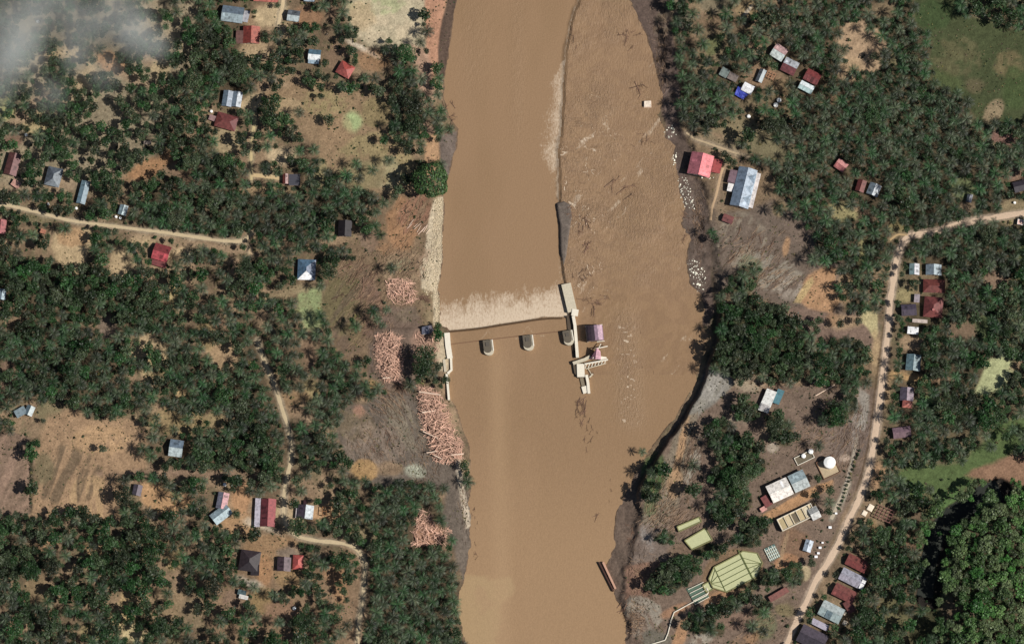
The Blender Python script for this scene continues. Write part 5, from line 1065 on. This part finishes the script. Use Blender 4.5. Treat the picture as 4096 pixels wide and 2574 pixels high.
sticks('branches', plain('dark_branches', (92,74,60), .9, .25, .4), [(a+6,b+4,c*1.1,d*1.1,int(n*1.1),e+8,f+10,g*.8,h*.8,.14) for a,b,c,d,n,e,f,g,h in SR], 'dark broken branches strewn over the flooded banks')
# gabion stones along the left bank
gs = MB()
for i in range(1500):
    v = random.uniform(795, 1300); u = line_at(LEFT, v)-random.uniform(3, np.interp(v, [795, 1000, 1080, 1170, 1200, 1300], [36, 46, 70, 60, 22, 26])); s_ = random.uniform(.25, .6)
    x, y, z = G3(u, v, float(ground_z(u, v))); q = [Vector((random.uniform(-1, 1), random.uniform(-1, 1), random.uniform(-.3, 1))).normalized()*s_ for _ in range(4)]
    gs.add([(x+a.x, y+a.y, z+a.z+.1) for a in q], [(0,1,2),(0,2,3),(0,3,1),(1,3,2)])
gs.build('bank_stones', plain('bank_stone', (206,190,160), .9, .25, .5), kind='stuff', label='cream stones of the left bank revetment')

# ------------------------------------------------------------------ vegetation
def tint_mesh(me, arr):
    a = me.attributes.new('tint', 'FLOAT', 'FACE'); a.data.foreach_set('value', np.asarray(arr, np.float32))
def palm_crown(nf=25, mat=M_PALM):
    v = []; f = []; t = []
    for i in range(nf):
        tier = i/nf; az = i*2.39996+random.uniform(-.15, .15); ln = random.uniform(.82, 1.06)*(1-.22*(tier > .8)); e0 = math.radians(np.interp(tier, [0, .5, 1], [2, 24, 62])+random.uniform(-6, 6))
        ns = 6; pts = []; x = 0; z = 0; e_ = e0
        for k in range(ns+1):
            pts.append((x, z)); e_ -= math.radians(11+random.uniform(-2, 2)); x += math.cos(e_)*ln/ns; z += math.sin(e_)*ln/ns
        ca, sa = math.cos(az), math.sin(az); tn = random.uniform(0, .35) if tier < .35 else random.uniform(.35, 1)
        for k in range(ns):
            (x0, z0), (x1, z1) = pts[k], pts[k+1]; wd = .21*math.sin(math.pi*min(1, (k+.9)/(ns+.4)))**.7*ln
            for s_ in (-1, 1):
                n = len(v); ox = x1-x0
                P = [(x0, 0, z0), (x0+ox*.72, 0, z0+(z1-z0)*.72), (x1+ox*.9, s_*wd, z1-wd*.45)]
                if k == ns-1: P[2] = (x1+ox*.5, s_*.03, z1-.02)
                for (a, b, c) in P: v.append((a*ca-b*sa, a*sa+b*ca, c))
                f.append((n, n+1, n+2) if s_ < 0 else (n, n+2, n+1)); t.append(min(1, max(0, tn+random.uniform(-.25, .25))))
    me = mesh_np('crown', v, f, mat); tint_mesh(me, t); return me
def leafy_crown(nb=9, n=470, mat=M_LEAF, size=.155, flat=.75, spread=.62):
    v = []; f = []; t = []; bl = []
    for i in range(nb):
        a = i*2.4+random.uniform(-.4, .4); r = spread*math.sqrt((i+.5)/nb); bl.append((Vector((r*math.cos(a), r*math.sin(a), random.uniform(-.1, .35)*flat)), random.uniform(.3, .46), random.random()))
    for i in range(n):
        c, R, tb = random.choice(bl); d = Vector((random.gauss(0, 1), random.gauss(0, 1), abs(random.gauss(.35, .9)))).normalized(); p = c+d*R*random.uniform(.7, 1.08)
        nn = (d+Vector((random.gauss(0, .5), random.gauss(0, .5), random.gauss(.2, .4)))).normalized(); a = nn.orthogonal().normalized(); b = nn.cross(a); th = random.uniform(0, 3); a, b = a*math.cos(th)+b*math.sin(th), b*math.cos(th)-a*math.sin(th)
        s1 = size*random.uniform(.5, 1.1); s2 = s1*random.uniform(.4, .8); k = len(v)
        v += [tuple(p+a*s1), tuple(p+b*s2), tuple(p-a*s1*.8), tuple(p-b*s2)]; f.append((k, k+1, k+2, k+3)); t.append(min(1, max(0, tb*.5+random.random()*.6)))
    me = mesh_np('crown', v, f, mat); tint_mesh(me, t); return me
def dome_crown(n=2300, size=.075):
    v = []; f = []; t = []
    for i in range(n):
        d = Vector((random.gauss(0, 1), random.gauss(0, 1), abs(random.gauss(0, .8)))).normalized(); a = math.atan2(d.y, d.x); R_ = 1+.07*math.sin(3*a+1)+.05*math.sin(7*a)+.04*math.sin(9*d.z+4*a); p = d*R_*random.uniform(.9, 1.02); p.z *= .75
        nn = (d+Vector((random.gauss(0, .5), random.gauss(0, .5), random.gauss(.1, .4)))).normalized(); a = nn.orthogonal().normalized(); b = nn.cross(a); s1 = size*random.uniform(.6, 1.2); s2 = s1*random.uniform(.5, .9); k = len(v)
        v += [tuple(p+a*s1), tuple(p+b*s2), tuple(p-a*s1), tuple(p-b*s2)]; f.append((k, k+1, k+2, k+3)); t.append(random.random()*.8)
    me = mesh_np('crown', v, f, M_HILL); tint_mesh(me, [q*.7 for q in t]); return me
def trunk_mesh(palm=False):
    m = MB()
    if palm: m.bar((0, 0, -1), (.02, .0, 0), .055, .04, 6)
    else:
        m.bar((0, 0, -1), (0, 0, -.25), .09, .06, 6)
        for a in (0, 2.1, 4.2): m.bar((0, 0, -.3), (.45*math.cos(a), .45*math.sin(a), .1), .05, .02, 4)
    return m.mesh('trunk', M_BARK)
CR = {'palm': [palm_crown(random.randint(20, 25)) for _ in range(7)], 'tree': [leafy_crown(random.randint(7, 12)) for _ in range(7)],
      'hill': [leafy_crown(9, 440, M_HILL) for _ in range(5)], 'big': [leafy_crown(20, 1700, M_LEAF, .085, .8, .7) for _ in range(3)], 'dome': [dome_crown()], 'bush': [leafy_crown(4, 90, M_LEAF, .3, .9) for _ in range(4)]+[leafy_crown(4, 80, M_DRY, .3, .9)]}
TK = {'palm': trunk_mesh(True), 'tree': trunk_mesh()}
# kind of growth by place: share of palms
PAL = [(350,380,480,430,.08),(250,1180,420,140,.2),(1000,1850,190,110,.1),(200,2200,480,300,.25),(500,2400,400,200,.3),(1100,2350,260,260,.35),(1000,820,450,190,.75),(1250,900,200,130,.95),(1270,1500,300,330,.92),(400,1500,500,200,.75),(1660,2250,220,360,1.0),
       (3500,500,560,620,.93),(2900,330,220,260,.9),(3700,1600,260,500,.72),(3050,1330,230,150,.15),(2950,1750,200,230,.1),(2750,2280,200,130,0),(3000,2080,150,130,.05),(3000,2430,200,100,.2),(3980,2260,330,420,0),(3900,1500,220,300,.45),(3560,2320,150,200,.3),(1000,250,300,260,.35),(1630,380,130,260,.6),(1500,2180,60,100,.3)]
def palm_share(u, v):
    s_ = .6
    for cx, cy, rx, ry, p in PAL:
        if ((u-cx)/rx)**2+((v-cy)/ry)**2 < 1: s_ = p
    return s_
nz = fbm(UU, VV, 44, 6, 3); srt = np.sort(nz[6:-6, 6:-6].ravel()[::37]); RANK = np.searchsorted(srt, nz.ravel()).reshape(nz.shape)/len(srt)
for _k, (_p, _w, _c) in ROADS.items():
    for (u, v) in resample(_p, 12): occ(u, v, (17 if _k == 'lower_lane' else 4) if _k != 'main_road' else (16 if not 3650 < u < 4010 else -6))
for _v in range(1290, 2400, 12):
    _u = float(np.interp(_v, [p[1] for p in ROADS['main_road'][0]], [p[0] for p in ROADS['main_road'][0]])); occ(_u-26, _v, 10); occ(_u+14, _v, 20 if _v > 1300 else 12)
cell = {}; CS = 60
def near(u, v):
    i, j = int(u//CS), int(v//CS)
    for a in (-1, 0, 1):
        for b in (-1, 0, 1): yield from cell.get((i+a, j+b), ())
def put(u, v, r): cell.setdefault((int(u//CS), int(v//CS)), []).append((u, v, r))
for q_ in occ_extra+[(3940,1870,40),(4020,1870,46),(4080,1880,36),(3700,1900,26),(3780,1880,26),(1590,110,50),(1540,60,60)]: occ(*q_)
ocell = {}
for (u, v, r) in OCC:
    for i in range(int((u-r-40)//80), int((u+r+40)//80)+1):
        for j in range(int((v-r-40)//80), int((v+r+40)//80)+1): ocell.setdefault((i, j), []).append((u, v, r))
def blocked(u, v, r):
    for (a, b, c) in ocell.get((int(u//80), int(v//80)), ()):
        if (u-a)**2+(v-b)**2 < (c+r*.72)**2: return True
    return False
PL = []   # (kind, u, v, r)
SPECIAL = [('tree',1722,722,72,'big round dark green tree on the left bank, alone by the water'),('tree',1700,1425,50,'large dark tree beside the abutment wall'),('tree',1688,1478,46,'second large tree below the first beside the abutment wall'),('tree',1752,1338,30,'small round tree at the left end of the weir'),
           ('tree',2862,957,22,'small lone dark tree on the mud by the right bank'),('tree',3352,1668,44,'lone round tree on the grey flat of the water works'),('palm',2568,1806,24,'lone palm leaning over the river at the cliff edge'),
           ('tree',1650,500,44,'broad dark tree on the left bank near the top'),('tree',1650,420,52,'dark spreading tree above the broad one on the left bank'),('tree',1625,215,44,'round dark tree at the lower corner of the pale field'),('tree',1262,107,24,'round tree above the small bright white roof'),
           ('tree',1535,560,24,'low shrub like tree standing alone in the brown field'),('palm',1546,1238,26,'star shaped palm on the brown slope left of the green patch'),('palm',1512,1278,27,'second star shaped palm on the brown slope above the log heap'),('palm',1530,1300,22,'lowest star shaped palm above the log heap near the grove'),('tree',965,560,34,'round tree below the dark maroon house'),('tree',1175,2015,26,'round tree left of the purple and pale roofed house'),('tree',1190,2105,44,'large tree at the bend of the lane'),
           ('tree',1780,1520,22,'dark bush like tree behind the tail wall'),('tree',3100,1700,44,'tree directly below the long white roof'),('tree',3140,1750,40,'bright tree right below the one under the long white roof'),('tree',1008,2430,20,'small round tree in the lower left orchard clearing')]
for k, u, v, r, lb in SPECIAL: put(u, v, r); PL.append((k, u, v, r, lb))
for (k, u, v, r) in [('palm',3100,1300,1),]: pass
def scatter(n, kinds, f, pmin=0):
    cnt = 0
    us = rng.uniform(-120, 4220, n); vs_ = rng.uniform(-120, 2700, n); jj = np.clip(np.searchsorted(US, us), 0, len(US)-1); ii = np.clip(np.searchsorted(VS, vs_), 0, len(VS)-1)
    ok = (DENS[ii, jj] > RANK[ii, jj]*1.0) & (DENS[ii, jj] > pmin); rr = rng.random((n, 3))
    for q in np.nonzero(ok)[0]:
        u, v = us[q], vs_[q]; p = palm_share(u, v); hill = p == 0 and u > 3500
        if 'big' in kinds: k = 'palm' if rr[q, 0] < p else 'tree'
        elif 'small' in kinds: k = 'tree'
        else: k = 'bush'
        if k == 'palm' and 'big' in kinds: r = 29+10*rr[q, 1]
        elif 'big' in kinds: r = 20+24*rr[q, 1]**1.6
        elif 'small' in kinds: r = 13+8*rr[q, 1]
        else: r = 5.5+5*rr[q, 1]
        if u < 760 and v < 760 and k == 'tree': r = min(r, 28)
        if blocked(u, v, r): continue
        bad = False
        for (a, b, c) in near(u, v):
            if (u-a)**2+(v-b)**2 < (f*(r+c))**2: bad = True; break
        if bad: continue
        put(u, v, r); PL.append(('hill' if hill and k == 'tree' else k, u, v, r, None)); cnt += 1
    return cnt
scatter(90000, {'big'}, .56); scatter(80000, {'small'}, .58); scatter(80000, {'bush'}, .7)
def scatter_bush_open(n):
    us = rng.uniform(0, 4096, n); vs_ = rng.uniform(0, 2574, n)
    jj = np.searchsorted(US, us); ii = np.searchsorted(VS, vs_); ds_ = DENS[ii, jj]
    for q in range(n):
        if 0.015 < ds_[q] < .6 and not blocked(us[q], vs_[q], 7) and not any((us[q]-a)**2+(vs_[q]-b)**2 < (c+5)**2 for a, b, c in near(us[q], vs_[q])):
            r = 3.5+4.5*rng.random()**1.5; put(us[q], vs_[q], r); PL.append(('bush', us[q], vs_[q], r, None))
scatter_bush_open(2500)
# hedge and roadside rows
for i in range(16): PL.append(('bush', 3436-i*5.2+random.uniform(-2, 2), 1800+i*15.5, 8, None))
for i in range(18): PL.append(('bush', 125+random.uniform(-3, 3), 1770+i*15, 7, None))
print('plants', {k: sum(1 for p in PL if p[0] == k) for k in ('palm', 'tree', 'hill', 'bush')})

AREAS = [(330,330,'in the smoky orchard at the top left'),(1020,250,'around the upper left houses'),(1450,300,'beside the brown field and pale field'),(1650,450,'on the upper left bank'),(500,800,'around the pale lane at the left'),(1150,850,'in the dark grove above the pale lane'),
         (300,1250,'in the dark grove at the far left'),(850,1250,'between the glaring white roof and the left grove'),(300,1600,'around the orange furrowed field'),(850,1650,'in the grove left of the lower lane'),(1330,1560,'in the grove beside the log heap'),(1250,1900,'along the lower lane north of the junction'),
         (200,2350,'in the bottom left woodland'),(700,2300,'in the straw coloured orchard at the lower left'),(1150,2350,'around the black roofed house'),(1650,2250,'in the dense plantation at the lower left bank'),(2800,250,'on the upper right bank'),(3150,100,'above the pinkish and white roof'),
         (3150,550,'between the white roofs and the grey house'),(3550,350,'beside the green meadow at the upper right'),(3900,100,'at the top right corner'),(3300,850,'in the plantation left of the main road'),(3900,700,'in the plantation at the right edge above the road'),(3850,1100,'behind the dark red roofs'),
         (3100,1350,'in the clump above the long white roof'),(2900,1800,'along the sandy right bank'),(3000,2150,'between the ponds and the water works'),(2750,2320,'in the dark clump left of the large pond'),(3000,2420,'in the row below the large pond'),(3750,1650,'in the wood right of the main road'),
         (4000,1500,'around the pale grass patch at the right edge'),(3650,2050,'around the timber frame and creek'),(3550,2400,'behind the roadside row of roofs'),(3850,2130,'on the creek bank side of the green hill'),(4000,2100,'on the top of the green hill at the right edge'),(3830,2320,'on the left flank of the green hill below the creek'),(4000,2300,'in the middle of the green hill at the lower right'),(4010,2480,'at the bottom right corner of the picture'),(3830,2500,'at the lower foot of the green hill'),(1640,2450,'in the dense plantation at the bottom edge by the river'),(1560,2020,'in the dense plantation left of the lowest log heap'),(3000,1300,'on the river side of the clump above the long white roof'),(3230,1400,'on the road side of the clump above the long white roof'),(3620,560,'in the palm mass below the green meadow'),(4040,520,'at the right edge below the green meadow'),(100,2150,'at the left edge below the furrowed field'),(450,2500,'at the bottom edge among the straw patches')]
def area(u, v): return min(AREAS, key=lambda a: (a[0]-u)**2+((a[1]-v)*1.15)**2)[2]
DESC = {'palm': ('oil_palm', 'feathery crowned oil palm', 'palm', 'oil palms'), 'tree': ('tree', 'leafy dark green tree', 'tree', 'leafy trees'), 'hill': ('tree', 'bright green leafy tree', 'tree', 'bright green trees'), 'bush': ('bush', 'small dark bush', 'bush', 'small bushes')}
SHORT = {}
_cut = (' with ', ' beside ', ' above ', ' below ', ' cut by', ' at the', ' on the', ' near ', ' left of', ' right of', ' among ', ' behind ', ' by the', ' between ', ' against ', ' touching ', ' alone ', ' under ', ' in the')
_lm = [(lu, lv, lb) for lu, lv, lb in LANDMARKS]
def _short(t):
    k = min([t.find(c) for c in _cut if t.find(c) > 0] or [len(t)]); return t[:k].rstrip(',')
_cnt = {}
for _, _, t in _lm: _cnt[_short(t)] = _cnt.get(_short(t), 0)+1
_lm = [(lu, lv, (_short(t) if _cnt[_short(t)] == 1 else t)) for lu, lv, t in _lm]; _lm = [q for q in _lm if len(q[2].split()) <= 11]
_used = set()
def near_label(desc, u, v):
    best = sorted(_lm, key=lambda q: (q[0]-u)**2+(q[1]-v)**2)[:2]
    for lu, lv, t in best:
        dx, dy = u-lu, v-lv
        if math.hypot(dx, dy) > 170: continue
        a = math.degrees(math.atan2(dy, dx)) % 360; w_ = ['right of', 'below and right of', 'below', 'below and left of', 'left of', 'above and left of', 'above', 'above and right of'][int((a+22.5)//45) % 8]
        lab = '%s %s the %s' % (desc, w_, t)
        if lab not in _used and len(lab.split()) <= 16: _used.add(lab); return lab
    return None
def hgt(k, r):
    return {'palm': 9.0, 'tree': 3.4+r*S*.95, 'hill': 7.5+r*S*.9, 'bush': r*S*.55}[k]
def build_tree(k, u, v, r, lb):
    nme, ds_, ct_, gr = DESC[k]; gz = float(ground_z(u, v)); h = hgt(k, r)*random.uniform(.85, 1.15); s_ = r*S; x, y, _ = G3(u, v, gz+h*.9); z = random.uniform(0, 6.28)
    ar = area(u, v); lb = lb or near_label({'palm': 'oil palm', 'tree': 'leafy tree', 'hill': 'bright tree', 'bush': 'bush'}[k], u, v); sw0 = None; sz = {'palm': (33, 31), 'tree': (34, 26), 'hill': (34, 26), 'bush': (9, 7)}[k]; sw = 'large' if r > sz[0] else ('small' if r < sz[1] else 'middling'); sw = sw if len((ds_+' '+ar).split()) < 16 else ''; label = lb or (sw+' '+ds_.replace('small ', '')+' '+ar).strip(); group = gr+' '+ar
    if k == 'bush':
        o = link(nme, random.choice(CR['bush']), None, (x, y, gz+h), label, ct_, group); o.scale = (s_, s_, s_*.9); o.rotation_euler = (0, 0, z); return
    e = link(nme, None, None, (x, y, gz-.2), label, ct_, group); e.rotation_euler = (0, 0, z)
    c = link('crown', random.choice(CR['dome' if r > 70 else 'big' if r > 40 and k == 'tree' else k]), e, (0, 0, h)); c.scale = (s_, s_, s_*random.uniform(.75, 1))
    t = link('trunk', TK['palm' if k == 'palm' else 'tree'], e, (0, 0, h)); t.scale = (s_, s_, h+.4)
rest = {k: [] for k in ('palm', 'tree', 'hill', 'bush')}; cnt = {}
inview = [p for p in PL if 15 < p[1] < 4080 and 15 < p[2] < 2560]; out = [p for p in PL if not (15 < p[1] < 4080 and 15 < p[2] < 2560)]
order = sorted(inview, key=lambda p: -(p[3]+(1000 if p[4] else 0)))
LIM = {'palm': 298, 'tree': 230, 'hill': 68, 'bush': 290}
for p in order:
    if cnt.get(p[0], 0) < LIM[p[0]]: cnt[p[0]] = cnt.get(p[0], 0)+1; build_tree(*p)
    else: rest[p[0]].append(p)
for p in out: rest[p[0]].append(p)
def stuff_instances(name, k, pts, label):
    """the remaining plants of a kind as one geometry-nodes object"""
    pc = bpy.data.collections.new(name+'_kinds'); protos = CR[k]
    for i, me in enumerate(protos): o = bpy.data.objects.new('%s_crown' % name, me); pc.objects.link(o)
    co = []; sc3 = []; rot = []; idx = []
    for (_, u, v, r, _l) in pts:
        gz = float(ground_z(u, v)); h = hgt(k, r)*random.uniform(.85, 1.15); s_ = r*S; x, y, _ = G3(u, v, gz+h*.9)
        co.append((x, y, gz+h-.2)); sc3.append((s_, s_, s_*random.uniform(.75, 1))); rot.append((random.uniform(-.1, .1), random.uniform(-.1, .1), random.uniform(0, 6.28))); idx.append(random.randrange(len(protos)))
    me = bpy.data.meshes.new(name); me.vertices.add(len(co)); me.vertices.foreach_set('co', np.array(co, np.float32).ravel())
    for an, ty, arr in (('sc', 'FLOAT_VECTOR', sc3), ('ro', 'FLOAT_VECTOR', rot)):
        a = me.attributes.new(an, ty, 'POINT'); a.data.foreach_set('vector', np.array(arr, np.float32).ravel())
    a = me.attributes.new('ix', 'INT', 'POINT'); a.data.foreach_set('value', np.array(idx, np.int32))
    o = link(name, me, kind='stuff', label=label)
    g = bpy.data.node_groups.new(name, 'GeometryNodeTree'); g.interface.new_socket('Geometry', in_out='INPUT', socket_type='NodeSocketGeometry'); g.interface.new_socket('Geometry', in_out='OUTPUT', socket_type='NodeSocketGeometry')
    gi = g.nodes.new('NodeGroupInput'); go = g.nodes.new('NodeGroupOutput'); ip = g.nodes.new('GeometryNodeInstanceOnPoints'); ci = g.nodes.new('GeometryNodeCollectionInfo')
    ci.inputs['Collection'].default_value = pc; ci.inputs['Separate Children'].default_value = True; ci.inputs['Reset Children'].default_value = True
    def attr(n, ty):
        q = g.nodes.new('GeometryNodeInputNamedAttribute'); q.data_type = ty; q.inputs['Name'].default_value = n; return [s_ for s_ in q.outputs if s_.enabled and s_.name == 'Attribute'][0]
    e2r = g.nodes.new('FunctionNodeEulerToRotation')
    g.links.new(gi.outputs[0], ip.inputs['Points']); g.links.new(ci.outputs[0], ip.inputs['Instance']); ip.inputs['Pick Instance'].default_value = True
    g.links.new(attr('ix', 'INT'), ip.inputs['Instance Index']); g.links.new(attr('ro', 'FLOAT_VECTOR'), e2r.inputs[0]); g.links.new(e2r.outputs[0], ip.inputs['Rotation']); g.links.new(attr('sc', 'FLOAT_VECTOR'), ip.inputs['Scale'])
    g.links.new(ip.outputs[0], go.inputs[0]); md = o.modifiers.new('scatter', 'NODES'); md.node_group = g
stuff_instances('palm_plantation', 'palm', rest['palm'], 'remaining oil palms of the plantations on both banks')
stuff_instances('woodland', 'tree', rest['tree'], 'remaining leafy trees of the woods on both banks')
stuff_instances('hill_forest', 'hill', rest['hill'], 'remaining bright trees of the hill forest')
stuff_instances('undergrowth', 'bush', rest['bush'], 'low bushes and undergrowth between the trees')

def tufts(n):
    us = rng.uniform(-100, 4196, n); vs_ = rng.uniform(-100, 2674, n); jj = np.searchsorted(US, us); ii = np.searchsorted(VS, vs_)
    land = (us < line_at(LEFT, vs_)-12) | (us > line_at(CLIFF, vs_)+8); nn_ = fbm(us, vs_, 90, 1, 3); ok = land & (nn_ > .42) & (FLAT[ii, jj] < .5)
    out_ = []
    for u, v in zip(us[ok], vs_[ok]):
        if ((u-1560)/160)**2+((v-60)/140)**2 < 1 and random.random() < .6: continue
        if not blocked(u, v, 2): out_.append(('tuft', u, v, 2.2+2.6*random.random(), None))
    return out_
CR['tuft'] = [leafy_crown(3, 26, m_, .42, .9) for m_ in (M_DRY, M_DRY, M_LEAF)]
_h0 = hgt
def hgt(k, r): return r*S*.4 if k == 'tuft' else _h0(k, r)
stuff_instances('grass_tufts', 'tuft', tufts(26000), 'dry and green grass tufts over the open ground')

# ------------------------------------------------------------------ smoke at the upper left
def smoke():
    P0 = G3(-160, 520, 8); P1 = G3(760, -160, 8); m = MB(); m.box(P0[0], P1[0], P0[1], P1[1], 12, 42)
    mt = bpy.data.materials.new('smoke'); mt.use_nodes = True; t = mt.node_tree; t.nodes.clear(); o = N(t, 'ShaderNodeOutputMaterial'); pv = N(t, 'ShaderNodeVolumePrincipled'); pv.inputs['Color'].default_value = (.95, .985, .97, 1); pv.inputs['Anisotropy'].default_value = 0
    g = N(t, 'ShaderNodeNewGeometry').outputs['Position']; sp_ = N(t, 'ShaderNodeSeparateXYZ'); t.links.new(g, sp_.inputs[0])
    tot = None
    for (u, v, r, wgt) in [(60,120,200,1.0),(30,230,110,.6),(330,120,150,.75),(480,60,170,1.0),(560,150,130,.9),(300,240,90,.4),(200,-20,200,.7),(-60,330,170,.8),(640,190,80,.4),(200,380,110,.35),(420,300,110,.35),(60,240,160,.5)]:
        c = G3(u, v, 25); d = N(t, 'ShaderNodeVectorMath', operation='DISTANCE'); mp = N(t, 'ShaderNodeCombineXYZ'); t.links.new(sp_.outputs[0], mp.inputs[0]); t.links.new(sp_.outputs[1], mp.inputs[1]); t.links.new(mp.outputs[0], d.inputs[0]); d.inputs[1].default_value = (c[0], c[1], 0)
        f = N(t, 'ShaderNodeMapRange', interpolation_type='SMOOTHSTEP'); f.inputs[1].default_value = r*S; f.inputs[2].default_value = 0; f.inputs[3].default_value = 0; f.inputs[4].default_value = wgt; t.links.new(d.outputs['Value'], f.inputs[0])
        if tot is None: tot = f.outputs[0]
        else: a = N(t, 'ShaderNodeMath', operation='ADD'); t.links.new(tot, a.inputs[0]); t.links.new(f.outputs[0], a.inputs[1]); tot = a.outputs[0]
    nn = ramp(t, noise(t, g, .03, 4, .6), .3, .7, .35, 1.0)
    a = N(t, 'ShaderNodeMath', operation='MULTIPLY'); t.links.new(tot, a.inputs[0]); t.links.new(nn, a.inputs[1])
    b = N(t, 'ShaderNodeMath', operation='MULTIPLY'); t.links.new(a.outputs[0], b.inputs[0]); b.inputs[1].default_value = .032; t.links.new(b.outputs[0], pv.inputs['Density'])
    t.links.new(pv.outputs[0], o.inputs['Volume']); m.build('smoke', mt, kind='stuff', label='thin grey white smoke drifting over the upper left orchard')
smoke()
